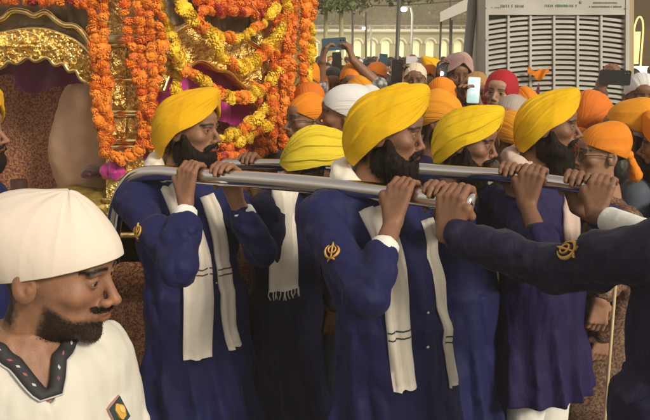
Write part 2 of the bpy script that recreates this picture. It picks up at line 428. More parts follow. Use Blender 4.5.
def beard_sdf(L=0.0, w=1.0):
    def f(P):
        A = P.copy(); A[:, 0] = np.abs(A[:, 0])
        d = ell(P, (0, .070, .018-L*.4), (.046*w, .034, .034+L*.5))
        d = smin(d, cap(A, (.066, .012, .090), (.052*w, .040, .025), .012, .024), .02)
        d = smin(d, ell(P, (0, .035, .022), (.060*w, .045, .036)), .03)
        d = smin(d, ell(A, (.046, -.004, .030), (.024, .036, .050)), .02)
        d = smin(d, ell(P, (0, .045, -.005-L*.6), (.050*w, .040, .035+L*.6)), .03)
        d = smin(d, cap(A, (.004, .104, .068), (.034, .090, .052), .0075, .0085), .008)
        d = smax(d, -ell(P, (0, .108, .0535), (.020, .014, .0075)), .004)
        q = P*np.array((1, 1, .35), f4)
        return d+noise(q*120, 11)*.0032+noise(q*260, 12)*.0016
    return f
def beard_mesh(L=0.0, w=1.0, n=2600, h=.0042, hl=.016):
    V, F = snet(beard_sdf(L, w), (-.10, -.06, -.08-L*1.5), (.09, .14, .12), h)
    F3 = np.concatenate([F]); g = RNG.integers(0, len(V), n); P = V[g]
    c = np.array((0, .03, .04)); D = nrm(nrm(P-c)*.55+np.array((0, .1, -.9))+RNG.normal(0, .22, (n, 3)))
    ln = hl*RNG.uniform(.5, 1.3, n); T = nrm(np.cross(D, RNG.normal(0, 1, (n, 3))))*.0007; P0 = P-D*.003
    VV = np.stack([P0-T, P0+T, P0+D*ln[:, None]*.6+T*.7, P0+D*ln[:, None]-T*.1], 1).reshape(-1, 3)
    FF = np.arange(n*4).reshape(n, 4)
    return joinm([(V, F3), (VV, FF)])
# ------------------------------------------------------------------ hands
def grip(P, ax, r, pa, dirn, side, sc_=1.0, spread=0.0, twist=0.0):
    """prims of a fist closed on a bar at P; returns prims, wrist"""
    ax = nrm(ax); u = nrm(np.array((0, -1., 0))-ax*np.dot((0, -1., 0), ax)); v = nrm(np.cross(u, ax)); 
    if v[2] < 0: v = -v
    at = lambda th, R, off: P+R*(math.cos(th)*u+math.sin(th)*v)+ax*off
    tan = lambda th: -math.sin(th)*u+math.cos(th)*v
    Wp = at(pa, r+.026, 0)-dirn*tan(pa)*.078*sc_+ax*twist*.03
    pr = []
    lens = [.95, 1.05, .98, .80]; rad = [.0092, .0095, .0090, .0080]
    for i in range(4):
        off = side*(.031-.0205*i)*sc_; l = lens[i]*sc_; fr = rad[i]*sc_
        th = pa+dirn*(.50-.07*abs(i-1)+RNG.uniform(-.05, .05)); R = r+fr
        K = at(th, r+.017, off); a1 = .044*l/R*.8; a2 = .027*l/R*.9; a3 = .022*l/R*.9
        p1 = at(th+dirn*a1, R+.007, off*1.0+side*.001*i); p2 = at(th+dirn*(a1+a2), R+.003, off*.98); p3 = at(th+dirn*(a1+a2+a3), R, off*.95)
        m = Wp+ax*off*.45+at(pa, .004, 0)-P
        pr.append(('m', m, K, .0155*sc_, .0115*sc_))
        pr.append(('f%d' % i, K, p1, fr*1.15, fr*1.05)); pr.append(('f%d' % i, p1, p2, fr*1.08, fr*.95)); pr.append(('f%d' % i, p2, p3, fr*.98, fr*.82))
    off = side*.036*sc_; T0 = Wp+ax*side*.020+dirn*tan(pa)*.018
    T1 = at(pa-dirn*.15, r+.016, off+side*.014); T2 = at(pa-dirn*.75, r+.014, off+side*.020); T3 = at(pa-dirn*1.25, r+.011, off+side*.012)
    pr += [('m', T0, T1, .016*sc_, .0135*sc_), ('t', T1, T2, .0125*sc_, .0110*sc_), ('t', T2, T3, .0112*sc_, .0085*sc_)]
    return pr, Wp
def holdhand(Wp, f, n, side, curl=.8, s=1.0):
    """hand with palm normal n (towards palm), fingers along f, thumb on side"""
    f = nrm(f); n = nrm(n-f*np.dot(n, f)); x = np.cross(f, n)*side; pr = []
    lens = [.92, 1.03, .97, .78]
    for i in range(4):
        off = x*(.030-.020*i)*s; l = lens[i]*s; K = Wp+f*.088*s+off-n*.002*abs(i-1)
        c = curl+.06*i; a = f*math.cos(c*.6)+n*math.sin(c*.6); b = f*math.cos(c*1.3)+n*math.sin(c*1.3); e = f*math.cos(c*1.9)+n*math.sin(c*1.9)
        p1 = K+a*.042*l; p2 = p1+b*.026*l; p3 = p2+e*.02*l
        pr += [('m', Wp+off*.5, K, .0155*s, .0112*s), ('f%d' % i, K, p1, .0098*s, .0092*s), ('f%d' % i, p1, p2, .0090*s, .0083*s), ('f%d' % i, p2, p3, .0083*s, .0070*s)]
    T1 = Wp+f*.035*s+x*.042*s+n*.012*s; T2 = T1+nrm(f*.7+x*.35+n*.5)*.034*s; T3 = T2+nrm(f*.9+n*.4)*.026*s
    pr += [('m', Wp+x*.012*s+f*.01, T1, .0165*s, .013*s), ('t', T1, T2, .0122*s, .0108*s), ('t', T2, T3, .0108*s, .0082*s)]
    return pr
def hand_mesh(pr, Wp, El, tone, h=.0028, wr=.0255, reach=1.0, er=.040):
    g = {}
    for k, a, b, ra, rb in pr: g.setdefault(k, []).append((a, b, ra, rb))
    E = Wp+(np.asarray(El)-Wp)*reach
    def f(P):
        d = cap(P, Wp, E, wr, wr+(er-wr)*reach)
        for a, b, ra, rb in g.get('m', []): d = smin(d, cap(P, a, b, ra, rb), .011)
        for k in g:
            if k == 'm': continue
            e = None
            for a, b, ra, rb in g[k]:
                c = cap(P, a, b, ra, rb); e = c if e is None else smin(e, c, .004)
            d = smin(d, e, .0045)
        return d
    pts = np.array([p for q in pr for p in (q[1], q[2])]+[E]); lo = pts.min(0)-.05; hi = pts.max(0)+.05
    V, F = snet(f, lo, hi, h)
    col = np.tile(np.array(tone, float), (len(V), 1)); t = np.array(tone)
    for k in g:
        if k[0] in 'ft':
            for j, (a, b, ra, rb) in enumerate(g[k]):
                dd = np.exp(-(((V-a)**2).sum(1))/(2*(ra*.9)**2)); col = col*(1-.28*dd[:, None])+t*np.array((.75, .6, .55))*.28*dd[:, None]
            b = g[k][-1][1]; dd = np.exp(-(((V-b)**2).sum(1))/(2*.007**2)); col = col*(1-.4*dd[:, None])+t*1.3*.4*dd[:, None]
    return V, F, col
# ------------------------------------------------------------------ bars of the palanquin
def barpath(L): return catmull([W(*p) for p in L], 14)
BAR1_R = .0275; BAR2_R = .0245
BAR1 = barpath([(112, 262, 2.92), (113, 232, 2.88), (119, 200, 2.84), (133, 178, 2.79), (156, 173, 2.74), (200, 176, 2.64), (300, 183.5, 2.44), (400, 194.5, 2.26), (474, 204, 2.12)])
BAR2 = barpath([(222, 164, 3.25), (285, 165, 3.14), (360, 166, 3.0), (440, 171, 2.86), (507, 176, 2.72), (560, 183, 2.62), (607, 190, 2.54)])
def onbar(B, px):
    best = None
    for i in range(len(B)-1):
        q = B[i]-CAM; d = q[1]*CP-q[2]*SP; x = 325+q[0]/d*FPX
        y_ = q[2]*CP+q[1]*SP; py = 210-y_/d*FPX
        if py > 215 and x < 130: continue
        if best is None or abs(x-px) < best[0]: best = (abs(x-px), i)
    i = best[1]; return B[i].copy(), nrm(B[i+1]-B[i])
# ------------------------------------------------------------------ dressed, posed people
def make_robe_sdf(N, by, SR, SL, arms, hipoff=(0, 0), hem=.25, wide=1.0, seed=0, flare=1.0, sl=1.0):
    R = rot(by); right = R[:, 0]; fw = R[:, 1]
    hip = N+np.array((hipoff[0], hipoff[1], -.55)); ch = N+np.array((hipoff[0]*.4, hipoff[1]*.4, -.20))+fw*.015
    o4 = lambda p: np.asarray(p, f4)
    def f(P):
        d = ell(P, ch, (.180*wide, .122*wide, .22), R)
        d = smin(d, cap(P, SR-(SR-N)*.25, SL-(SL-N)*.25, .062, .062), .05)
        d = smin(d, cap(P, N+np.array((0, 0, .0)), N+np.array((0, 0, -.08)), .058, .09), .03)
        d = smin(d, ell(P, ch+np.array((hipoff[0]*.3, hipoff[1]*.3, -.22)), (.160*wide, .128*wide, .25), R), .08)
        zt = hip[2]+.12; s = np.clip((zt-P[:, 2])/1.0, 0, 1)
        q = (P-o4(hip)); q = q@R.astype(f4); th = np.arctan2(q[:, 1], q[:, 0])
        g5 = np.sin(th*7+seed+2.5*np.sin(q[:, 2]*3)); rr = (.160+.165*flare*s)*wide*(1+.085*s*1.6*((1-1.6*np.abs(g5))+.6*np.sin(th*13+seed*2+q[:, 2]*4)))
        rad = np.sqrt(q[:, 0]**2+(q[:, 1]*1.28)**2); sk = (rad-rr)*.8
        sk = np.maximum(sk, P[:, 2]-zt); d = smin(d, sk, .09)
        for (S, E, Wt, r0, r1, r2) in arms:
            a1 = cap(P, S, E, r0, r1); a2 = cap(P, E, Wt, r1, r2); a = smin(a1, a2, .018)
            ax = nrm(E-S); t = (P-o4(E))@o4(ax); ax2 = nrm(Wt-E); t2 = (P-o4(E))@o4(ax2)
            near = np.exp(-((P-o4(E))**2).sum(1)/(2*.11**2))
            lat = ((P-o4(E))@o4(nrm(np.cross(ax, (.3, 1., .2))))); q5 = np.stack([t*9+lat*26, lat*8-t*5, t2*9], 1); q6 = np.stack([t2*10-lat*26, lat*8+9+t2*6, t*9], 1)
            a = a+((.45-np.abs(noise(q5, seed+3))*1.9)*.012+(.45-np.abs(noise(q6, seed+5))*1.9)*.011)*(near*.35+.38)*sl
            d = smin(d, a, .03)
        q3 = P*np.array((1, 1, .38), f4)
        d = d+noise(q3*11+seed, 21)*.007+(.35-np.abs(noise(q3*np.array((17, 17, 13), f4)+seed+P[:, 2:3]*3, 22)))*.013+(.35-np.abs(noise(q3*36+seed, 24)))*.005
        return np.maximum(d, hem-P[:, 2])
    return f
def raysurf(f, px, py, d0=.6, dmax=4.5):
    r = ray(px, py); n = np.linalg.norm(r); r = r/n; t = d0; best = (9, t)
    for _ in range(140):
        v = float(f((CAM+r*t)[None].astype(f4))[0])
        if v < best[0]: best = (v, t)
        if v < .0015: break
        t += max(v*.6, .001)
        if t > dmax: break
    return CAM+r*best[1]
def grad(f, P, e=.012):
    P = np.asarray(P, f4); g = np.stack([f(P+np.eye(3, dtype=f4)[i]*e)-f(P-np.eye(3, dtype=f4)[i]*e) for i in range(3)], 1); return nrm(g)
def strip(f, pts, nw=9, off=.007, thick=.009, seed=0, pre=None, fold=.0085):
    """cloth end lying on robe f. pts=(px,py,width_px). pre = 3d points with widths m in front of it"""
    C = []; Wd = []
    for px, py, w in pts:
        p = raysurf(f, px, py)
        if p is None:
            if not C: continue
            p = C[-1]+np.array((0, 0, -.06))
        C.append(p); d = (p-CAM)@np.array((0, CP, -SP)); Wd.append(w/FPX*d)
    if pre is not None:
        C = [p for p, w in pre]+C; Wd = [w for p, w in pre]+Wd
    n0 = len(C); C = catmull(C, 8); Wd = np.interp(np.linspace(0, n0-1, len(C)), range(n0), Wd)
    for _ in range(3):
        v = f(C.astype(f4)); G = grad(f, C, .02); C = C-G*(np.minimum(v, 0))[:, None]*.8
    G = grad(f, C, .03)
    k = np.ones(5)/5
    for a in range(3): G[:, a] = np.convolve(np.pad(G[:, a], 2, mode='edge'), k, 'valid'); 
    G = nrm(G); T = nrm(np.gradient(C, axis=0)); S = nrm(np.cross(T, G))
    rows = []; back = []
    m = len(C); arc = np.concatenate([[0], np.cumsum(np.linalg.norm(np.diff(C, axis=0), axis=1))])
    for j in range(nw):
        u = j/(nw-1)*2-1
        p = C+S*(u*Wd/2)[:, None]+S*(.005*np.sin(arc*11+seed))[:, None]
        v = f(p.astype(f4)); push = np.clip(off-v, -.01, .05)
        wv = fold*(np.cos(u*5.5+seed+1.2*np.sin(arc*6+seed))+.6*np.sin(u*9+seed*2+arc*7)+.35*np.sin(arc*21+u*3+seed))
        q = p+G*(push+thick*math.sqrt(max(0, 1-u*u*.95))+wv)[:, None]
        rows.append(q); back.append(p+G*(np.maximum(push-off*.6, -.01))[:, None])
    A = np.stack(rows, 1); Bk = np.stack(back, 1)
    ring = np.concatenate([A, Bk[:, ::-1]], 1); n = ring.shape[1]
    V = ring.reshape(-1, 3); i, kk = np.meshgrid(range(m-1), range(n), indexing='ij'); i = i.ravel(); kk = kk.ravel(); k1 = (kk+1) % n
    F = [tuple(x) for x in np.stack([i*n+kk, i*n+k1, (i+1)*n+k1, (i+1)*n+kk], 1)]
    F.append(tuple(range(n))); F.append(tuple(((m-1)*n+x) for x in range(n))[::-1])
    return V, F, A, arc, G
def strip_bands(A, arc, G, ends, h=.005):
    L = []
    for s in ends:
        i = int(np.argmin(abs(arc-(arc[-1]-s)))); i = min(max(i, 1), len(arc)-2)
        r0 = A[i]+G[i]*.0015; dn = nrm(A[i+1]-A[i]); r1 = r0+dn*h
        n = len(r0); V = np.concatenate([r0, r1, r0-G[i]*.004, r1-G[i]*.004]); F = [(j, j+1, n+j+1, n+j) for j in range(n-1)]
        L.append((V, F))
    return lists(L)
def khanda(t, f, px, py, size, ang, fx=1.0):
    """emblem: double-edged blade, ring and two curved swords, conformed to the cloth"""
    p0 = raysurf(f, px, py); n = nrm(grad(f, p0[None], .03)[0]+.9*nrm(CAM-p0))
    up = nrm(np.array((0, 0, 1.))-n*n[2]); rt = np.cross(up, n); ca, sa = math.cos(ang), math.sin(ang)
    X = nrm(rt*ca+up*sa)*fx; Y = nrm(up*ca-rt*sa); s = size
    def poly(lo_, hi_): 
        a = np.array(lo_+hi_[::-1], float); return a
    loops = []
    def ringarc(c, r0, r1, a0, a1, n, taper=0):
        o = []; i_ = []
        for k in range(n+1):
            a = a0+(a1-a0)*k/n; w = 1-taper*abs(2*k/n-1)**1.6
            m = (r0+r1)/2; hw = (r1-r0)/2*w
            o.append((c[0]+(m+hw)*math.cos(a), c[1]+(m+hw)*math.sin(a))); i_.append((c[0]+(m-hw)*math.cos(a), c[1]+(m-hw)*math.sin(a)))
        return o, i_
    parts = [ringarc((0, .10), .22, .32, 0, 2*math.pi, 26)]
    for sg in (-1, 1):
        a0 = math.radians(-112); a1 = math.radians(62)
        o, i_ = ringarc((0, -.02), .42, .60, a0, a1, 20, .85)
        if sg < 0: o = [(-x, y) for x, y in o]; i_ = [(-x, y) for x, y in i_]
        parts.append((o, i_))
        parts.append(([(sg*.02, -.50), (sg*.30, -.62), (sg*.34, -.72)], [(sg*.02, -.60), (sg*.26, -.74), (sg*.30, -.80)]))
    parts.append(([(-.045, -.62), (-.055, 0), (-.085, .45), (0, .72)], [(.045, -.62), (.055, 0), (.085, .45), (.001, .72)]))
    L = []
    for o, i_ in parts:
        Vt = []; n_ = len(o)
        for q in (o, i_):
            P = np.array([p0+X*a*s+Y*b*s for a, b in q])
            for _ in range(3): v = f(P.astype(f4)); P = P-n*(np.clip(v, -.012, .012))[:, None]
            Vt.append(P)
        top = [q+n*.0055 for q in Vt]; bot = [q-n*.002 for q in Vt]
        mid = (top[0]+top[1])/2+n*.003
        V = np.concatenate([top[0], mid, top[1], bot[0], bot[1]]); F = []
        for k in range(n_-1):
            F += [(k, k+1, n_+k+1, n_+k), (n_+k, n_+k+1, 2*n_+k+1, 2*n_+k), (3*n_+k, 3*n_+k+1, k+1, k), (2*n_+k, 2*n_+k+1, 4*n_+k+1, 4*n_+k)]
        L.append((V, F))
    V, F = lists(L)
    return t.part('emblem', V, F, EMB)
TURB = turban()
def button(t, f, px, py, mt, r=.008):
    p = raysurf(f, px, py)
    if p is None: return
    n = grad(f, p[None], .02)[0]; V, F = sphere(p+n*.003, (r, r, r), 12, 8); t.part('button', V, F, mt)
def place_head(px, py, d, yaw, pitch=0, roll=0, k=1.0):
    R = rot(yaw, pitch, roll); c = W(px, py, d); o = c-k*(np.array((0, 0, .12))@R.T); return M4(o, R, k)
def bearer(label, hp, tone, tmat, rmat, by, hands, beardL=.03, tb=None, hipoff=(0, 0), seed=0, group='turbaned bearers carrying the palanquin', rm2=None, hem=.34, wide=1.0, stub=0, bw=1.0, headsdf=None, hres=None, sh=(.185, .062), flare=1.0, tscale=1.0, beardmat=None, look=(0, 1, 0)):
    Mh = place_head(*hp); N = Mh((0, -.045, -.075)); R = rot(by); right = R[:, 0]
    SR = N+right*sh[0]-np.array((0, 0, sh[1])); SL = N-right*sh[0]-np.array((0, 0, sh[1]))
    base = np.array((N[0]+hipoff[0], N[1]+hipoff[1], 0))
    L = []; C = []
    V, F = (HEAD_M if hres is None else snet(head_sdf, HLO, HHI, hres)); L.append((Mh(vary(V, seed)), F)); C.append(head_color(V, tone, stub))
    V, F, c = eyes(look); L.append((Mh(V), F)); C.append(c)
    arms = []; cuffs = []
    dflt = {'R': True, 'L': True}
    skin_extra = []
    for hd in hands:
        s = hd['s']; S = SR if s == 'R' else SL; dflt[s] = False; El = W(*hd['el'])
        if 'bar' in hd:
            B, r = (BAR1, BAR1_R) if hd['bar'] == 1 else (BAR2, BAR2_R)
            P, ax = onbar(B, hd['px']); pr, Wp = grip(P, ax, r, math.radians(hd['pa']), hd['dir'], hd['side'], hd.get('sc', 1), twist=hd.get('tw', 0))
        V, F, c = hand_mesh(pr, Wp, El, tone, reach=hd.get('reach', .75)); L.append((V, F)); C.append(c)
        sl = hd.get('sleeve', .45); Wt = El+(Wp-El)*sl
        arms.append((S, El, Wt, .068*hd.get('fat', 1), .050*hd.get('fat', 1), .049*hd.get('fat', 1)))
        cuffs.append((El, Wp, Wt, hd))
    for s in 'RL':
        if dflt[s]:
            S = SR if s == 'R' else SL; sg = 1 if s == 'R' else -1
            E = S+right*sg*.05+np.array((0, 0, -.29)); Wt = E+R[:, 1]*.06+np.array((0, 0, -.24))
            arms.append((S, E, Wt, .074, .062, .05)); 
            pr = holdhand(Wt+np.array((0, 0, -.02)), np.array((0, 0, -1.)), -right*sg, sg, .5)
            V, F, c = hand_mesh(pr, Wt+np.array((0, 0, -.02)), E, tone, .004); L.append((V, F)); C.append(c)
    # torso and legs under the clothes
    hipc = N+np.array((hipoff[0], hipoff[1], -.56))
    def fb(P):
        d = smin(cap(P, N, N+(hipc-N)*.6, .06, .11), cap(P, hipc, hipc+np.array((0, 0, .1)), .11, .11), .05)
        for sg in (-1, 1):
            k = hipc+right*sg*.09; kn = np.array((k[0], k[1], k[2]*.53)); ft = np.array((k[0], k[1], .06))
            d = smin(d, smin(cap(P, k, kn, .08, .055), cap(P, kn, ft, .055, .04), .03), .03)
            d = smin(d, cap(P, ft, ft+R[:, 1]*.15-np.array((0, 0, .025)), .038, .03), .02)
        return d
    V, F = snet(fb, (min(N[0], hipc[0])-.3, min(N[1], hipc[1])-.3, -.02), (max(N[0], hipc[0])+.3, max(N[1], hipc[1])+.3, N[2]+.1), .02, .02)
    L.append((V, F)); C.append(np.tile(np.array(tone), (len(V), 1)))
    V, F = joinm(L)
    t = Thing('person', label, 'person', base, group, body=(V, F, SKIN, np.concatenate(C)))
    f = make_robe_sdf(N, by, SR, SL, arms, hipoff, hem, wide, seed, flare)
    pts = np.array([SR, SL, N]+[a for q in arms for a in (q[1], q[2])]+[hipc+right*.42, hipc-right*.42, hipc+R[:, 1]*.36, hipc-R[:, 1]*.36]); lo = pts.min(0)-.13; hi = pts.max(0)+.12; lo[2] = hem-.03; hi[2] = max(N[2]+.12, hi[2])
    V, F = snet(f, lo, hi, .0072, .022); t.part('robe', V, F, rmat)
    if tb is None: tb = TURB
    V, F, uv = tb; t.part('turban', Mh(np.asarray(V)*tscale+np.array((0, 0, .14))*(1-tscale)), F, tmat, uv=uv)
    if beardL is not None:
        V, F = beard_mesh(beardL, bw); t.part('beard', Mh(V), F, beardmat or BEARD)
    for El, Wp, Wt, hd in cuffs:
        if hd.get('cuff'):
            D = nrm(Wp-El); a = Wt+D*(.004); b = Wt+D*hd['cuff']; 
            fc = lambda P, a=a, b=b: smax(cap(P, a, b, .043 if hd['cuff'] < .1 else .046, .041), (P-np.asarray(b, f4))@D.astype(f4), .004)+noise(P*40, 3)*.002
            q = np.array([a, b]); V, F = snet(fc, q.min(0)-.08, q.max(0)+.08, .006); t.part('cuff', V, F, SCARFW)
    for sg in (-1, 1):       # white trouser legs below the hem
        k = hipc+right*sg*.09
        ft = lambda P, k=k: np.maximum(cap(P, (k[0], k[1], hem+.02), (k[0], k[1], .12), .085, .07), .08-P[:, 2])+noise(P*14, 4)*.008
        V, F = snet(ft, (k[0]-.15, k[1]-.15, .03), (k[0]+.15, k[1]+.15, hem+.25), .016, .02); t.part('trouser_leg', V, F, SCARFW)
    ftor = make_robe_sdf(N, by, SR, SL, [], hipoff, hem, wide, seed, flare)
    t.ft = ftor; return t, Mh, N, f, R
def neckloop(Mh, N, R, r=.082, n=7, w=.05, a0=-1.9, a1=1.9, lift=.035, tilt=.035):
    """scarf round the back of the neck, angle 0 = back"""
    out = []
    for a in np.linspace(a0, a1, n):
        p = N+R[:, 1]*(-math.cos(a)*r)+R[:, 0]*(math.sin(a)*r)+np.array((0, 0, lift+tilt*math.cos(a)))
        out.append(p)
    return out
def scarfloop(t, f, Mh, N, R, m, w=.06, **k):
    P = catmull(neckloop(Mh, N, R, **k), 8); A = []
    def fs(Q):
        d = None
        for i in range(0, len(P)-3, 3):
            c = cap(Q, P[i], P[i+3], .033, .033); d = c if d is None else smin(d, c, .01)
        return d+noise(Q*np.array((40, 40, 60)), 7)*.005
    V, F = snet(fs, P.min(0)-.06, P.max(0)+.06, .007, .01)
    return V, F
# ------------------------------------------------------------------ the bearers
T1 = (.27, .135, .08); T2 = (.25, .125, .075); T3 = (.22, .11, .068); T4 = (.34, .19, .125)
def H(**k): return k
def scarf(t, f, Mh, N, R, strips, m, bands=(), bm=None, loop=True, lk={}, seed=0, **sk):
    if loop: V, F = scarfloop(t, f, Mh, N, R, m, **lk)
    so = t.part('scarf', V, F, m) if loop else None
    for i, s in enumerate(strips):
        V, F, A, arc, G = strip(t.ft, s, seed=seed+i*1.7, **sk)
        e = t.part('scarf_end', V, F, m)
        if bands:
            V, F = strip_bands(A, arc, G, bands); t.part('stripe', V, F, bm or STRIPE, parent=e)
    return A, arc, G, e
# A
t, Mh, N, f, R = bearer('moustached bearer in amber turban, leftmost at the silver bar, white scarf on navy robe',
    (190, 127, 2.82, -110, -4), T1, YEL2, NAVY, -142,
    [H(s='R', bar=1, px=194, pa=0, dir=1, side=-1, el=(180, 268, 2.46), sleeve=.62, cuff=.06, reach=.6),
     H(s='L', bar=1, px=224, pa=180, dir=-1, side=-1, el=(262, 252, 2.72), sleeve=.66, cuff=.03, reach=.6)], beardL=-.012, seed=1, bw=.93, hipoff=(.06, -.02), wide=1.08, tb=turban(seed=4, nl=7, amp=.075, warp=1.5))
scarf(t, f, Mh, N, R, [[(172, 186, 22), (186, 218, 25), (195, 258, 30), (198, 305, 30), (199, 358, 29)], [(206, 196, 17), (214, 220, 19), (222, 262, 20), (230, 310, 19), (234, 346, 17)]], SCARF, (.30, .315), STRIPR, seed=1)
khanda(t, f, 137, 231, .040, math.radians(8))
for y in (240, 283): button(t, f, 216, y, STEEL, .005)
A_ = (t, f)
# C
t, Mh, N, f, R = bearer('large bearded bearer in golden turban at the centre, chin above his fist on the bar',
    (389, 130, 2.38, -106, -6), T2, YEL, NAVY, -146,
    [H(s='R', bar=1, px=409, pa=12, dir=1, side=-1, el=(366, 300, 2.05), sleeve=.50, cuff=.055, reach=.62),
     H(s='L', bar=1, px=436, pa=180, dir=-1, side=-1, el=(462, 222, 2.80), sleeve=.6, reach=.5)], beardL=.028, seed=2, hipoff=(.10, 0), wide=1.12, tb=turban(seed=1, nl=5.5, amp=.06, warp=1.7))
scarf(t, f, Mh, N, R, [[(374, 208, 32), (384, 236, 29), (395, 280, 27), (400, 330, 25), (405, 389, 25)], [(424, 220, 17), (431, 255, 16), (439, 300, 14), (445, 340, 13), (451, 385, 15)]], SCARF, (.165, .18), STRIPE, seed=3)
khanda(t, f, 332, 251, .040, math.radians(4))
for y in (313, 347): button(t, f, 427, y, STEEL, .006)
# D
t, Mh, N, f, R = bearer('bearer in bright yellow turban and royal blue robe, looking down behind the crossing arm',
    (469, 140, 2.98, -116, -10), T2, YEL3, ROYAL, -140,
    [H(s='L', bar=2, px=512, pa=180, dir=-1, side=-1, el=(545, 262, 2.85), sleeve=.6, reach=.5)], beardL=.035, seed=3, hipoff=(.07, 0), wide=1.06, tb=turban(seed=9, nl=7.5, amp=.07, warp=1.0))
# F
t, Mh, N, f, R = bearer('bearer with long black beard, golden turban, pale pink scarf and indigo robe',
    (549, 124, 2.98, -108, -2), T3, YEL, PURP, -138,
    [H(s='R', bar=2, px=533, pa=0, dir=1, side=-1, el=(548, 262, 2.42), sleeve=.45, reach=.6, sc=1.08),
     H(s='L', bar=2, px=577, pa=180, dir=-1, side=-1, el=(636, 236, 2.82), sleeve=.6, reach=.5, sc=1.05)], beardL=.085, seed=4, tscale=.94, hem=.47, hipoff=(.07, 0), wide=1.08, bw=1.12, tb=turban(seed=6, nl=6, amp=.06))
scarf(t, f, Mh, N, R, [[(521, 160, 24), (517, 185, 22), (515, 220, 20), (518, 250, 20)], [(571, 192, 24), (572, 212, 27), (573, 235, 26), (574, 262, 24)]], SCARFP, lk=dict(r=.088), seed=5)
# B
TURB_B = turban(fat=.98, nl=8, amp=.10, seed=3, warp=.8)
t, Mh, N, f, R = bearer('bearer bowing his head in a lime yellow turban, cream fringed scarf down his front',
    (320, 158, 3.1, -78, -38), T3, LIME, NAVY2, -112,
    [H(s='R', bar=2, px=247, pa=180, dir=-1, side=1, el=(276, 246, 3.0), sleeve=.6, reach=.5)], beardL=.02, seed=5, tb=TURB_B)
A_s, arc, G, e = scarf(t, f, Mh, N, R, [[(292, 176, 26), (284, 200, 30), (283, 240, 29), (285, 290, 30)]], SCARF, loop=False, seed=8, fold=.009)
L = []
for i in np.linspace(0, A_s.shape[1]-1, 13):
    j = int(i); p = A_s[-1][j]+np.array((0, 0, .006)); L.append(tube3([p, p+(RNG.uniform(-.004, .004), -.002, -.02), p+(RNG.uniform(-.01, .01), -.004, -.038)], .0022, 5))
V, F = lists(L); t.part('fringe', V, F, SCARF, parent=e)['kind'] = 'stuff'
# E
t, Mh, N, f, R = bearer('bearer at the right edge seen from behind, dark sleeve with gold emblem reaching across',
    (722, 132, 1.80, 18, -4), T2, YEL, NAVY3, 14,
    [H(s='L', bar=1, px=459, pa=0, dir=1, side=1, el=(560, 270, 1.96), sleeve=.86, reach=.4, fat=1.08, sc=1.06),
     H(s='R', bar=2, px=604, pa=5, dir=1, side=-1, el=(694, 252, 2.15), sleeve=.12, cuff=.30, reach=.8, sc=1.05)], beardL=.03, seed=6, hipoff=(-.07, 0))
khanda(t, f, 566, 249, .047, math.radians(82))
V, F = sphere((0, 0, 0), (1, 1, 1), 4, 3)
P, ax = onbar(BAR1, 459); 
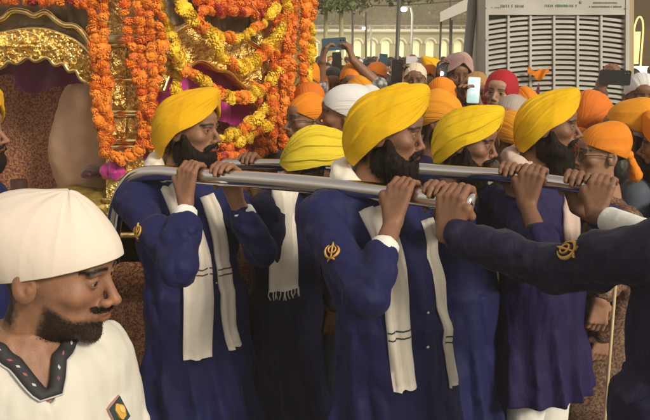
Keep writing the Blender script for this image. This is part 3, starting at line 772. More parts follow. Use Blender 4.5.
# white headcloth man at the front
def front_man():
    Mh = place_head(55, 267, 1.34, -98, -9, 0, 1.0); by = -146; N = Mh((0, -.040, -.012)); R = rot(by); right = R[:, 0]; fw = R[:, 1]
    tone = (.30, .155, .092)
    SR = N+right*.19-np.array((0, 0, .075)); SL = N-right*.128-np.array((0, 0, .075))
    arms = []
    L = []; C = []
    V, F = hd_mesh(.0019); V[:, 0] *= 1-.07*np.clip((.09-V[:, 2])/.05, 0, 1)*np.clip((V[:, 2]+.02)/.02, 0, 1); L.append((Mh(V), F)); C.append(head_color(V, tone, .93))
    V, F, c = eyes((0, 1, -.15)); L.append((Mh(V), F)); C.append(c)
    for s, S, sg in (('R', SR, 1), ('L', SL, -1)):
        E = S+right*sg*.05+np.array((0, 0, -.29)); Wt = E+fw*.08+np.array((0, 0, -.23)); arms.append((S, E, E+(Wt-E)*.15, .066, .056, .053))
        pr = holdhand(Wt, nrm(Wt-E), -right*sg, sg, .5); V, F, c = hand_mesh(pr, Wt, E, tone, .004); L.append((V, F)); C.append(c)
    f0 = make_robe_sdf(N, by, SR, SL, arms, (0, 0), .80, .97, 9, .45, .6)
    Vb = N+fw*.105+np.array((0, 0, -.078))
    cut = lambda P: smin(cap(P, N+np.array((0, 0, .12)), N+fw*.015+np.array((0, 0, .005)), .095, .064), cap(P, N+fw*.030+np.array((0, 0, .0)), Vb, .058, .012), .015)
    f = lambda P: smax(f0(P), -cut(P), .006)
    fin = lambda P: np.maximum(np.maximum(smin(f0(P)+.010, cap(P, Mh((0, -.03, 0)), N, .052, .062), .03), N[2]-.25-P[:, 2]), P[:, 2]-N[2]-.02)
    V, F = snet(fin, N-.33, N+.33, .006, .01); L.append((V, F)); C.append(np.tile(np.array(tone), (len(V), 1)))
    hipc = N+np.array((0, 0, -.55))
    def fb(P):
        d = cap(P, hipc+np.array((0, 0, .2)), hipc, .11, .11)
        for sg in (-1, 1):
            k = hipc+right*sg*.09; kn = np.array((k[0], k[1], k[2]*.53)); ft = np.array((k[0], k[1], .06))
            d = smin(d, smin(cap(P, k, kn, .08, .055), cap(P, kn, ft, .055, .04), .03), .03); d = smin(d, cap(P, ft, ft+fw*.15, .038, .03), .02)
        return d
    V, F = snet(fb, (N[0]-.3, N[1]-.3, -.02), (N[0]+.3, N[1]+.3, N[2]-.1), .02, .02); L.append((V, F)); C.append(np.tile(np.array(tone), (len(V), 1)))
    V, F = joinm(L)
    t = Thing('person', 'bearded young man in a white headcloth and white jersey, nearest the camera at lower left', 'person', (N[0], N[1], 0), None, body=(V, F, SKIN, np.concatenate(C)))
    JER = mat('jersey_white', (.66, .64, .58), .62, bump=.3, bscale=12, bdist=.014, noise_amt=.05, nscale=8, stretch=(1.4, 1.4, .6))
    lo = N-np.array((.42, .42, .62)); hi = N+np.array((.42, .42, .10)); lo[2] = .77
    V, F = snet(f, lo, hi, .0065, .015); t.part('jersey', V, F, JER)
    tr = mat('trousers_grey', (.05, .05, .06), .8)
    for sg in (-1, 1):
        k = hipc+right*sg*.09
        V, F = snet(lambda P: np.maximum(cap(P, (k[0], k[1], .95), (k[0], k[1], .12), .115, .075), .07-P[:, 2]), (k[0]-.17, k[1]-.17, .03), (k[0]+.17, k[1]+.17, 1.1), .016, .02); t.part('trouser_leg', V, F, tr)
    # collar
    CO = mat('collar_black', (.022, .022, .026), .7, bump=.3, bscale=200, bdist=.001)
    B = {}
    fc = lambda P: np.abs(smax(f0(P), -cut(P), .002))
    Ds = f0
    # rim curve: intersection of f0 and cutter, traced by angle around the neck
    pts = []
    for a in np.linspace(0, 2*math.pi, 90, endpoint=False):
        best = None
        D = fw*math.cos(a)+right*math.sin(a)
        s = np.linspace(.02, .20, 90); z = np.linspace(-.16, .11, 150); Sg, Zg = np.meshgrid(s, z, indexing='ij')
        G = N+fw*.02+D*Sg.reshape(-1, 1)+np.array((0, 0, 1.))*Zg.reshape(-1, 1); G = G.astype(f4)
        e = np.abs(f0(G))+np.abs(cut(G)); i = int(np.argmin(e)); pts.append(G[i].astype(float))
    pts = np.array(pts)
    for _ in range(2): pts = (np.roll(pts, 1, 0)+pts*2+np.roll(pts, -1, 0))/4
    g0 = grad(f0, pts, .01); gc = grad(cut, pts, .01)
    sd = nrm(gc-g0*(gc*g0).sum(1)[:, None])      # along the cloth, away from the opening
    n = len(pts); wd = .021
    prof = [(-.003, -.004), (-.002, .004), (.006, .0075), (.015, .0075), (wd, .004), (wd+.001, -.002)]
    V = np.concatenate([pts+sd*u+g0*w for u, w in prof]); m = len(prof)
    F = [(j*n+i, j*n+(i+1) % n, (j+1)*n+(i+1) % n, (j+1)*n+i) for j in range(m-1) for i in range(n)]
    col = t.part('collar', V, F, CO)
    PKM = mat('collar_pink', (.34, .09, .12), .7); WHM = mat('collar_white', (.5, .5, .5), .7)
    arc = np.concatenate([[0], np.cumsum(np.linalg.norm(np.diff(pts, axis=0), axis=1))]); k = 0
    for s in np.arange(.012, arc[-1], .0215):
        i = int(np.searchsorted(arc, s)); i = min(i, n-2)
        p = pts[i]+sd[i]*(.010)+g0[i]*.0078; T = nrm(pts[i+1]-pts[i])
        a, b = (.0052, .0022) if k % 2 else (.0044, .0024)
        q = [p+T*a+sd[i]*a*.35, p+sd[i]*b, p-T*a-sd[i]*a*.35, p-sd[i]*b]
        V = np.array(q+[x-g0[i]*.003 for x in q]); V[:4] += g0[i]*.0008
        t.part('collar_mark', V, [(0, 1, 2, 3), (4, 5, 1, 0), (5, 6, 2, 1), (6, 7, 3, 2), (7, 4, 0, 3)], PKM if k % 2 else WHM, parent=col, smooth=False); k += 1
    # thin white piping under the collar
    V, F = tube(np.vstack([pts+sd*(wd+.002)+g0*.002, (pts+sd*(wd+.002)+g0*.002)[:1]]), .0016, 6); t.part('piping', V, [tuple(x[:3]) if x[0] == x[3] else tuple(x) for x in F], WHM, parent=col)
    # crest on the chest
    p0 = raysurf(f, 119, 412); nn = grad(f, p0[None], .03)[0]; up = nrm(np.array((0, 0, 1.))-nn*nn[2]); rt = np.cross(up, nn)
    def patch(poly, w0, w1, m, parent=None, name='crest'):
        V = []
        for x, y in poly:
            q = p0+rt*x+up*y
            for _ in range(3): q = q-nn*float(f(q[None].astype(f4))[0])
            V.append(q)
        V = np.array(V); n = len(V); VV = np.concatenate([V+nn*w1, V-nn*.012])
        return t.part(name, VV, [tuple(range(n))]+[(i, n+i, n+(i+1) % n, (i+1) % n) for i in range(n)], m, parent=parent, smooth=False)
    ro = lambda pts, a: [(x*math.cos(a)-y*math.sin(a), x*math.sin(a)+y*math.cos(a)) for x, y in pts]
    sq = [(-.019, -.024), (.017, -.024), (.017, .022), (-.019, .022)]; A = .30
    patch(ro([(x*1.06, y*1.06) for x, y in sq], A), 0, .005, mat('crest_edge', (.45, .25, .22), .7))
    c1 = patch(ro(sq, A), 0, .0068, mat('crest_teal', (.03, .055, .06), .6))
    patch(ro([(.010*math.cos(a)*(1+.16*math.cos(3*a)), .002+.015*math.sin(a)*(1+.10*math.sin(5*a))) for a in np.linspace(0, 2*math.pi, 28, endpoint=False)], A), 0, .0088, mat('crest_gold', (.62, .36, .07), .5), c1, 'crest_shape')
    patch(ro([(.003+.005*math.cos(a), .004+.007*math.sin(a)) for a in np.linspace(0, 2*math.pi, 18, endpoint=False)], A), 0, .0102, mat('crest_ochre', (.75, .52, .16), .5), c1, 'crest_shape')
    # headcloth with the hair knot under it
    def fh(P):
        d = ell(P, (0, -.004, .142), (.088, .120, .096))
        d = smin(d, ell(P, (0, .012, .208), (.020, .022, .030)), .07)
        d = smin(d, ell(P, (0, -.068, .165), (.076, .075, .072)), .05); return d
    def disp(P, c):
        q = P-np.array((0, .012, .262)); a = np.arctan2(q[:, 0], q[:, 1]); r_ = np.sqrt((q*q).sum(1))
        return noise(np.stack([a*3.2, r_*6, a*0+2], 1), 2)*.020*np.clip(1-r_*4, .45, 1)+(1-2*np.abs(noise(np.stack([a*3.5, r_*6+a, a*0+5], 1), 4)))*.010*np.clip(1.2-r_*5, .45, 1)+noise(P*70, 3)*.003
    V, F = cover(fh, (0, -.005, .15), lambda x, y: .156-.36*(.10-y), 300, 130, disp, thick=.975)
    WH = mat('headcloth_warm_white', (.74, .66, .57), .75, bump=.35, bscale=9, bdist=.016, noise_amt=.05, nscale=6, stretch=(1, 1.6, .6))
    t.part('headcloth', Mh(V), F, WH)
    # short beard and moustache bristles
    n = 9000; Vh, Fh = HEAD_M; cc = head_color(Vh, (1, 1, 1), 1.0); dark = np.where((cc[:, 0] < .5) & (Vh[:, 2] < .115) & (Vh[:, 1] > -.03))[0]
    mo = dark[(Vh[dark, 2] > .060) & (Vh[dark, 1] > .078)]; g = np.concatenate([RNG.choice(dark, n-2200), RNG.choice(mo, 2200)]); P = Vh[g]+RNG.normal(0, .0012, (n, 3)); D = nrm(nrm(P-np.array((0, .02, .07)))*.7+np.array((0, .15, -.85))+RNG.normal(0, .25, (n, 3)))
    ln = RNG.uniform(.0012, .0032, n); Tt = nrm(np.cross(D, RNG.normal(0, 1, (n, 3))))*.00035; P0 = P-D*.001
    VV = np.stack([P0-Tt, P0+Tt, P0+D*ln[:, None]*.6+Tt*.7, P0+D*ln[:, None]-Tt*.1], 1).reshape(-1, 3)
    t.part('beard', Mh(VV), np.arange(n*4).reshape(n, 4), BEARD)
front_man()
# ------------------------------------------------------------------ carrying bars
V, F = tube3(BAR1, BAR1_R, 32); t = tag(link('carrying_bar', mesh('carrying_bar', V-BAR1[0], F, STEEL), loc=BAR1[0]), 'thick polished silver carrying bar nearest the camera, curved down at its left end', 'carrying bar')
V, F = tube3(BAR2, BAR2_R, 28); t = tag(link('carrying_bar', mesh('carrying_bar', V-BAR2[0], F, STEEL), loc=BAR2[0]), 'thinner silver carrying bar behind, ending in the fists at the right', 'carrying bar')
# ------------------------------------------------------------------ palanquin
YF = 3.62
def PF(px, py, dy=0): return onY(px, py, YF+dy)
Pa = onY(152, 100, YF); Pb = onY(300, 100, 4.45)
NR = nrm(np.cross(Pb-Pa, (0, 0, 1.))); 
if NR[1] > 0: NR = -NR
def PR(px, py, dn=0): return onPl(px, py, Pa, NR)-NR*dn
def curve(pts, n):
    c = catmull(np.array([(x, y, 0) for x, y in pts], float), 12)[:, :2]
    a = np.concatenate([[0], np.cumsum(np.linalg.norm(np.diff(c, axis=0), axis=1))]); s = np.linspace(0, a[-1], n)
    return np.stack([np.interp(s, a, c[:, 0]), np.interp(s, a, c[:, 1])], 1)
def band(t, name, up, lo, pf, mt, nx=90, ny=16, relief=.012, thick=.05, nsc=(38, 38, 38), bulge=.02, N=np.array((0, -1., 0)), seed=0, col=None):
    U = curve(up, nx); Lw = curve(lo, nx); G = []
    for j in range(ny):
        s = j/(ny-1); q = U*(1-s)+Lw*s; G.append([pf(x, y) for x, y in q])
    G = np.array(G); flat = G.reshape(-1, 3); s = np.repeat(np.linspace(0, 1, ny), nx)
    n1 = noise(flat*np.array(nsc), seed); h = relief*np.abs(n1)*1.6+relief*.5*noise(flat*np.array(nsc)*2.3, seed+1)+bulge*np.sin(s*math.pi)
    top = flat+N*h[:, None]; bot = flat-N*thick
    V = np.concatenate([top, bot]); m = nx*ny; i, k = np.meshgrid(range(ny-1), range(nx-1), indexing='ij'); i = i.ravel(); k = k.ravel()
    Q = np.stack([i*nx+k, i*nx+k+1, (i+1)*nx+k+1, (i+1)*nx+k], 1)
    F = [tuple(q) for q in Q]+[tuple(q[::-1]+m) for q in Q]
    edge = [k for k in range(nx)]+[j*nx+nx-1 for j in range(1, ny)]+[(ny-1)*nx+k for k in range(nx-2, -1, -1)]+[j*nx for j in range(ny-2, 0, -1)]
    F += [(edge[a], m+edge[a], m+edge[(a+1) % len(edge)], edge[(a+1) % len(edge)]) for a in range(len(edge))]
    return t.part(name, V, F, mt)
def rim(t, pts, pf, r=.011, mt=None, n=70, off=.02, N=np.array((0, -1., 0)), name='arch_rim'):
    c = curve(pts, n); P = np.array([pf(x, y) for x, y in c])+N*off
    V, F = tube3(P, r, 10); return t.part(name, V, F, mt or GOLDP)
BROC = mat('brocade_maroon', (.20, .035, .05), .6, col2=(.46, .26, .10), nscale=105, detail=6, bump=.6, bscale=60, bdist=.01)
PURPLE = mat('drape_purple', (.17, .02, .12), .5, sheen=.4, bump=.3, bscale=12, bdist=.02); MAG = mat('drape_magenta', (.52, .02, .27), .45, sheen=.5, bump=.4, bscale=16, bdist=.02, noise_amt=.2, nscale=10)
TAN = mat('curtain_dusty_tan', (.60, .38, .25), .7, noise_amt=.12, nscale=3, bump=.3, bscale=8, bdist=.02); OLV = mat('cushion_gold_brocade', (.30, .20, .045), .42, .35, bump=.8, bscale=30, bdist=.015, noise_amt=.3, nscale=24)
TARN = mat('tarnished_metal', (.22, .17, .11), .42, .7, bump=.5, bscale=26, bdist=.01, noise_amt=.25, nscale=14)
gp = onY(130, 420, 4.2); pal = Thing('palanquin', 'ornate golden palanquin with scalloped arches and magenta drapes, hung with marigolds', 'palanquin', (gp[0], 4.3, 0))
tR = dict(N=NR)
# left arch
outer = [(-60, 34), (-40, 20), (-22, 14), (-8, 19), (4, 19), (14, 11), (27, 12), (36, 16), (47, 12), (57, 20), (66, 25), (76, 26), (85, 34), (93, 46)]
mid = [(-60, 52), (-30, 34), (0, 33), (25, 29), (45, 29), (62, 34), (78, 42), (93, 56)]
inner = [(-60, 92), (-45, 78), (-30, 74), (-20, 66), (-8, 69), (3, 67), (10, 61), (19, 63), (29, 57), (37, 61), (48, 57), (56, 65), (64, 63), (70, 71), (77, 70), (82, 79), (93, 84)]
band(pal, 'arch_panel', outer, mid, lambda x, y: PF(x, y, .05), TARN, relief=.004, bulge=-.01, thick=.03)
band(pal, 'arch_relief', mid, inner, lambda x, y: PF(x, y, .0), GOLD, nx=150, ny=34, relief=.022, bulge=.02, nsc=(50, 50, 50))
rim(pal, outer, PF, .013); rim(pal, mid, PF, .007, off=.01); rim(pal, inner, PF, .010, off=.015)
rng = np.random.default_rng(3); L = []
for k in range(110):      # embossed bosses on the relief
    a = rng.uniform(-58, 91); c1 = np.interp(a, [p[0] for p in mid], [p[1] for p in mid]); c2 = np.interp(a, [p[0] for p in inner], [p[1] for p in inner])
    y = rng.uniform(c1+4, c2-4); p = PF(a, y)+np.array((0, -.022, 0)); r = rng.uniform(.006, .012); V, F = sphere(p, (r, r*.8, r*1.3), 8, 6); L.append((V, [tuple(f) for f in F]))
V, F = lists(L); pal.part('boss', V, F, GOLDP)['kind'] = 'stuff'
# field above the arch
band(pal, 'frieze', [(-60, -30), (0, -32), (96, -30)], [(-60, 40), (0, 26), (40, 20), (93, 50)], lambda x, y: PF(x, y, .12), TARN, relief=.006, thick=.03, bulge=0)
# corner pillar with panels
def pilbox(x0, x1, y0, y1, dy, th, mt, name='pillar', pf=PF):
    a, b, c, d = pf(x0, y0), pf(x1, y0), pf(x1, y1), pf(x0, y1); q = np.array([a, b, c, d])+np.array((0, dy, 0)); V = np.concatenate([q, q+np.array((0, th, 0))])
    F = [(3, 2, 1, 0), (4, 5, 6, 7), (0, 1, 5, 4), (1, 2, 6, 5), (2, 3, 7, 6), (3, 0, 4, 7)]; return pal.part(name, V, F, mt, smooth=False)
pilbox(106, 150, -30, 262, 0, .14, GOLD)
for y0, y1 in ((48, 78), (82, 108), (118, 138)):
    for x0, x1 in ((112, 127), (130, 146)):
        band(pal, 'pillar_panel', [(x0, y0), (x1, y0)], [(x0, y1), (x1, y1)], lambda x, y: PF(x, y, -.004), GOLD, nx=16, ny=22, relief=.02, bulge=.016, thick=.004, seed=x0)
for y, r in ((39, .022), (45, .010), (80, .010), (112, .013), (115, .009), (141, .016), (147, .012), (176, .016), (200, .012), (235, .016)):
    V, F = tube3(np.array([PF(103, y, -.01), PF(153, y, -.01)]), r, 12); pal.part('moulding', V, F, GOLDP if r < .02 else mat('moulding_pale', (.82, .72, .42), .3, .8))
# interior
V = np.array([onY(-160, -60, 5.0), onY(290, -60, 5.0), onY(290, 330, 5.0), onY(-160, 330, 5.0)]); V = np.concatenate([V, V+np.array((0, .03, 0))])
pal.part('back_panel', V, [(3, 2, 1, 0), (4, 5, 6, 7), (0, 1, 5, 4), (1, 2, 6, 5), (2, 3, 7, 6), (3, 0, 4, 7)], BROC, smooth=False)
def drape(name, up, lo, pf, mt, nx=80, ny=30, amp=.03, k=9, N=np.array((0, -1., 0)), seed=0, radial=False):
    U = curve(up, nx); Lw = curve(lo, nx); V = []
    for j in range(ny):
        s = j/(ny-1); q = U*(1-s)+Lw*s; P = np.array([pf(x, y) for x, y in q]); u = np.linspace(0, 1, nx)
        w = amp*(.25+s)*np.sin(u*k*6.28+seed+1.2*np.sin(u*7+s*2))+amp*.6*noise(np.stack([u*12, u*0+s*3, u*0+seed], 1), 1); V.append(P+N*w[:, None])
    V = np.concatenate(V); m = nx*ny; i, kk = np.meshgrid(range(ny-1), range(nx-1), indexing='ij'); i = i.ravel(); kk = kk.ravel()
    Q = np.stack([i*nx+kk, i*nx+kk+1, (i+1)*nx+kk+1, (i+1)*nx+kk], 1); V2 = np.concatenate([V, V-N*.004]); F = [tuple(q) for q in Q]+[tuple(q[::-1]+m) for q in Q]
    return pal.part(name, V2, F, mt)
drape('valance', [(-70, 45), (0, 44), (90, 58)], [(-70, 108), (-30, 92), (5, 74), (18, 86), (32, 94), (52, 88), (72, 84), (92, 84)], lambda x, y: PF(x, y, .22), PURPLE, amp=.02, k=4)
CV, CF_ = snet(lambda P: ell(P, PF(84, 150, .30), (.165, .13, .34))+noise(P*6, 3)*.02+noise(P*22, 4)*.004, PF(84, 150, .30)-.45, PF(84, 150, .30)+.45, .009); pal.part('wrapped_bolster', CV, CF_, TAN)
drape('brocade_hanging', [(-80, 60), (0, 62), (112, 66)], [(-80, 205), (0, 200), (116, 196)], lambda x, y: PF(x, y, .5), BROC, amp=.012, k=3)
def lump(name, c, r, mt, R=None, h=.008, ns=14, amp=.012):
    c = np.array(c); f = lambda P: ell(P, c, r, R)+noise(P*ns, 3)*amp+noise(P*ns*2.6, 5)*amp*.4
    m = max(r)+.06; V, F = snet(f, c-m, c+m, h); return pal.part(name, V, F, mt)
lump('cushion', PF(75, 204, .1), (.24, .16, .085), OLV, amp=.014)
lump('cushion', PF(8, 208, .12), (.26, .18, .07), OLV)
lump('bolster', PF(93, 172, .12), (.055, .10, .035), mat('bolster_maroon', (.09, .01, .03), .5, sheen=.4))
V, F = boxm((PF(20, 250, 0)+np.array((0, .55, -.04))), (2.3, 1.1, .40)); pal.part('deck', V, F, BROC, smooth=False)
band(pal, 'skirt', [(-80, 214), (40, 214), (152, 212)], [(-80, 420), (40, 420), (152, 410)], lambda x, y: PF(x, y, .03), BROC, relief=.004, thick=.03, bulge=0, nx=60, ny=30)
lg = mat('leg_dark_wood', (.05, .02, .012), .5)
for x, y in ((-1.5, 3.8), (-.62, 3.8), (-1.5, 4.8), (-.3, 4.8)):
    V, F = tube3(np.array([(x, y, 0), (x, y, .2), (x, y, .5), (x, y, 1.2)]), [.05, .035, .05, .04], 14); pal.part('leg', V, F, lg)
# right side face
band(pal, 'skirt', [(153, 196), (225, 186), (312, 178)], [(153, 400), (225, 370), (312, 340)], PR, BROC, relief=.004, thick=.04, bulge=0, nx=50, ny=30, **tR)
for y in ((262, 254), (291, 281), (276, 267)): rim(pal, [(153, y[0]+5), (225, y[0]), (312, y[1])], PR, .007, off=.012, n=20, name='skirt_trim', **tR)
o2 = [(160, 40), (172, 33), (184, 25), (198, 24), (212, 30), (222, 36), (234, 34), (246, 42), (262, 52)]
i2 = [(160, 92), (168, 74), (182, 69), (196, 61), (206, 64), (214, 70), (226, 72), (236, 82), (246, 92), (252, 104), (262, 118)]
band(pal, 'arch_relief', o2, i2, PR, GOLD, nx=110, ny=26, relief=.018, bulge=.02, nsc=(48, 48, 48), seed=5, **tR)
rim(pal, o2, PR, .014, off=.02, **tR); rim(pal, i2, PR, .012, off=.018, **tR)
band(pal, 'frieze', [(150, -40), (220, -36), (312, -28)], [(150, 42), (198, 26), (262, 54), (312, 60)], lambda x, y: PR(x, y, .06), TARN, relief=.008, thick=.03, bulge=0, **tR)
band(pal, 'pillar', [(256, -30), (300, -28)], [(262, 250), (302, 245)], lambda x, y: PR(x, y, .0), GOLD, nx=20, ny=80, relief=.014, bulge=.01, **tR)
drape('drape', [(155, 55), (200, 45), (262, 60)], [(155, 112), (178, 118), (205, 108), (232, 122), (262, 128)], lambda x, y: PR(x, y, .10), MAG, amp=.03, k=4, N=NR)
drape('drape', [(150, 92), (158, 92)], [(148, 160), (158, 160)], lambda x, y: PR(x, y, .04), MAG, amp=.01, k=1, N=NR, nx=14)
drape('brocade_hanging', [(155, 100), (210, 96), (262, 100)], [(155, 210), (210, 205), (262, 200)], lambda x, y: PR(x, y, .25), BROC, amp=.012, k=3, N=NR)
lump('ribbon', PF(116, 168, -.03), (.035, .03, .055), MAG, h=.006, ns=30); lump('ribbon', PF(108, 170, -.02), (.03, .02, .03), MAG, h=.006, ns=30)
lump('ribbon', PR(270, 18, -.05), (.05, .03, .05), mat('ribbon_silver', (.6, .58, .6), .3, .5), h=.006, ns=30)
band(pal, 'sill', [(150, 150), (225, 146), (262, 144)], [(150, 168), (225, 163), (262, 160)], lambda x, y: PR(x, y, -.02), GOLD, nx=50, ny=10, relief=.014, **tR)
# ------------------------------------------------------------------ marigolds
def marigold(seed):
    r = np.random.default_rng(seed); V = []; F = []
    sv, sf = sphere((0, 0, 0), (.0205, .0205, .0165), 10, 6); V += [tuple(x) for x in sv]; F += [tuple(x) for x in sf]
    for ring, (el, n, R_, w, l) in enumerate(((-.45, 11, .018, .010, .012), (-.1, 13, .019, .010, .012), (.25, 12, .019, .010, .011), (.6, 10, .018, .009, .010), (.95, 7, .017, .008, .009), (1.3, 4, .015, .008, .008))):
        for k in range(n):
            a = 2*math.pi*(k+.5*(ring % 2))/n+r.uniform(-.12, .12); e = el+r.uniform(-.12, .12)
            d = np.array((math.cos(a)*math.cos(e), math.sin(a)*math.cos(e), math.sin(e)*.85)); s = nrm(np.cross(d, (0, 0, 1.01))); u = np.cross(s, d)
            b = len(V); tip = d*(R_+l)+u*r.uniform(.001, .006); md = d*(R_+l*.6)+u*.001
            V += [tuple(d*R_*.85-s*w*.35), tuple(d*R_*.85+s*w*.35), tuple(md-s*w*.62-u*.002), tuple(md+s*w*.62-u*.002), tuple(tip-s*w*.45+u*.003), tuple(tip+s*w*.45+u*.003), tuple(tip-u*.001)]
            F += [(b, b+1, b+3, b+2), (b+2, b+3, b+5, b+6, b+4)]
    return np.array(V), F
def pmat(n, c): return mat(n, c, .6, sss=.0, noise_amt=.22, nscale=60, sheen=.3)
PO = pmat('petals_orange', (.88, .27, .008)); PD = pmat('petals_deep_orange', (.82, .19, .012)); PY = pmat('petals_yellow', (.90, .62, .02)); PRD = pmat('petals_red', (.45, .03, .02)); PMM = {'o': PO, 'd': PD, 'y': PY, 'r': PRD}
MG = {}
for k, m in PMM.items(): MG[k] = [mesh('marigold', *marigold(i), m, smooth=False) for i in range(3)]
THR = mat('garland_thread', (.12, .13, .03), .8)
GN = 0
def garland(label, pts, pat, pf, N=np.array((0, -1., 0)), sp=.036, size=1.0, off=.05, jit=.004, group='marigold garlands on the palanquin'):
    global GN
    P = catmull(np.array([pf(x, y) for x, y in pts])+N*off, 10); a = np.concatenate([[0], np.cumsum(np.linalg.norm(np.diff(P, axis=0), axis=1))])
    base = P[0]; t = Thing('flower_garland', label, 'garland', base, group)
    V, F = tube3(P[::3], .003, 5); t.part('thread', V, F, THR)
    n = int(a[-1]/sp)
    if n > 98: n = 98
    for i in range(n+1):
        s = a[-1]*i/max(n, 1); p = np.array([np.interp(s, a, P[:, c]) for c in range(3)])+RNG.normal(0, jit, 3)
        o = link('marigold', random.choice(MG[pat[i % len(pat)]]), t.o, p-base)
        k = size*random.uniform(.86, 1.16); o.scale = (k, k, k); o.rotation_euler = (random.uniform(0, 6.28), random.uniform(-.9, .9), random.uniform(0, 6.28))
    return t
def dbl(label, pts, pat, pf, dx=9, **k):
    garland(label+', its left strand', pts, pat, pf, **k); garland(label+', its right strand', [(x+dx, y+3) for x, y in pts], pat, pf, **k)
dbl('orange marigold column hanging down the left of the gold pillar', [(99, -30), (99, 20), (101, 60), (104, 100), (106, 134)], 'o', PF, size=1.04, off=.09)
garland('orange marigold strand low on the left column, reaching past the others', [(104, 90), (108, 120), (112, 150)], 'o', PF, off=.10)
garland('thin orange marigold strand over the middle of the gold pillar', [(121, -30), (128, 5), (133, 30), (137, 55), (140, 80)], 'do', PF, off=.08, size=.9)
dbl('orange marigold column down the right of the gold pillar', [(143, -30), (144, 20), (146, 60), (147, 100), (147, 140)], 'ood', PF, size=1.0, off=.08)
garland('outermost orange marigold strand at the pillar, against the magenta drape', [(158, -10), (163, 25), (165, 50), (163, 78)], 'o', PF, off=.06)
garland('orange marigold swag crossing the pillar foot', [(112, 150), (122, 156), (134, 154), (146, 146), (156, 138)], 'o', PF, off=.08, size=.95)
garland('yellow marigold strand down beside the pillar', [(150, -20), (156, 12), (160, 20), (172, 60), (170, 90)], 'yyy', lambda x, y: PR(x, y, -.02), N=NR, off=.02)
garland('long yellow and orange marigold swag across the second arch', [(158, -6), (164, 12), (176, 24), (190, 36), (204, 60), (222, 66), (240, 58), (252, 42), (262, 26), (268, 0)], 'yyyyyoo', PR, N=NR, size=1.22, off=.14)
garland('short upper marigold swag above the second arch', [(178, 22), (190, 32), (205, 38), (222, 38), (234, 30), (246, 22), (256, 8)], 'oyyyyo', PR, N=NR, off=.13, size=1.0)
garland('lower yellow and orange swag over the magenta drape', [(160, 50), (172, 70), (188, 80), (204, 92), (220, 97), (238, 94), (252, 84), (262, 70), (270, 60)], 'yyyoo', PR, N=NR, size=1.15, off=.10)
garland('lowest bright yellow swag at the right of the second arch', [(196, 150), (214, 136), (230, 130), (244, 118), (258, 106), (268, 96)], 'ooyyyyy', PR, N=NR, size=1.2, off=.08)
garland('yellow marigold strand just under the lowest swag', [(226, 140), (240, 134), (256, 122), (266, 112)], 'yyyoo', PR, N=NR, size=1.15, off=.10)
for j, (dx, pt) in enumerate(((259, 'dodo'), (267, 'ooood'), (276, 'oodoo'), (285, 'oooo'))):
    garland(('innermost', 'second', 'third', 'fourth')[j]+' orange strand of the thick column at the right corner', [(dx+3, -30), (dx+3, 20), (dx+1, 60), (dx, 100), (dx-1, 148-4*j)], pt, PR, N=NR, off=.10+.02*(j % 2), size=1.05, sp=.038)
garland('outer strand of the right corner column, yellow in its upper half', [(295, -30), (294, 10), (294, 60), (291, 80), (288, 120), (286, 146)], 'ooooooooyyyyyyyyyyooooooooooooooooooo', PR, N=NR, off=.12, size=1.0)
for j, (y, pt) in enumerate(((-16, 'dor'), (-7, 'drod'), (2, 'ddor'))):
    garland(('topmost', 'middle', 'lowest')[j]+' deep orange row along the roof edge above the left arch', [(-60, y+2), (0, y-3), (50, y), (94, y+6-2*j)], pt, PF, off=.04+.02*j, size=1.0, sp=.04)
for j, (y, pt) in enumerate(((-18, 'dod'), (-8, 'oddr'), (2, 'dddo'), (11, 'dord'))):
    garland(('topmost', 'second', 'third', 'lowest')[j]+' deep orange row above the second arch', [(176+4*j, y), (215, y+1), (258, y+4)], pt, PR, N=NR, off=.04+.02*j, size=1.0, sp=.04)
for j, (y, pt) in enumerate(((142, 'rdd'), (150, 'drdo'))):
    garland(('upper', 'lower')[j]+' red and orange flower row behind the moustached bearer', [(205, y+6), (235, y+2), (262, y-2), (290, y-6)], pt, PR, N=NR, off=.07+.02*j, size=1.05, sp=.042)
garland('short orange strand over the right pillar beside the swags', [(248, 88), (255, 110), (252, 134), (246, 150)], 'ood', PR, N=NR, off=.05, size=.9)
# ------------------------------------------------------------------ ground and background
GM = mat('ground_stone', (.16, .14, .12), .6, noise_amt=.25, nscale=2, bump=.2, bscale=20)
V = np.array([(-300, -60, 0), (300, -60, 0), (300, 400, 0), (-300, 400, 0)], float); tag(link('ground', mesh('ground', V, [(0, 1, 2, 3)], GM, smooth=False)), kind='structure')
# arcaded building
YB = 62.0; WALL = mat('wall_limewash', (.46, .44, .25), .8, noise_amt=.1, nscale=.6, bump=.2, bscale=8); WALL2 = mat('wall_inner_white', (.8, .78, .6), .8, noise_amt=.06, nscale=1); PAR = mat('parapet_stone', (.27, .255, .21), .8, noise_amt=.15, nscale=1.5)
bl = Thing('arcade_building', 'long low cream building with lit arches and grey parapet behind the crowd', 'building', (0, YB, 0))
zt = onY(325, 31.5, YB)[2]; zp = onY(325, 25, YB)[2]; ar = onY(325, 40, YB)[2]; sp_ = onY(325, 44, YB)[2]
px2x = lambda p: onY(p, 50, YB)[0]
cent = [(p, 4.3) for p in (-60, -40, -20, 0, 20, 45, 70, 100, 130, 160, 190, 220, 250, 275)]+[(308, 10), (341, 5)]+[(p, 4.3) for p in (357, 371.5, 385.5, 400, 415.5, 430, 443.5, 458, 472)]+[(486+14.3*k, 4.3) for k in range(18)]
arches = [(px2x(c), (px2x(c+w)-px2x(c-w))/2) for c, w in cent]
V = []; F = []
def quad(a, b, c, d):
    n = len(V); V.extend([a, b, c, d]); F.append((n, n+1, n+2, n+3))
xs = px2x(-90)
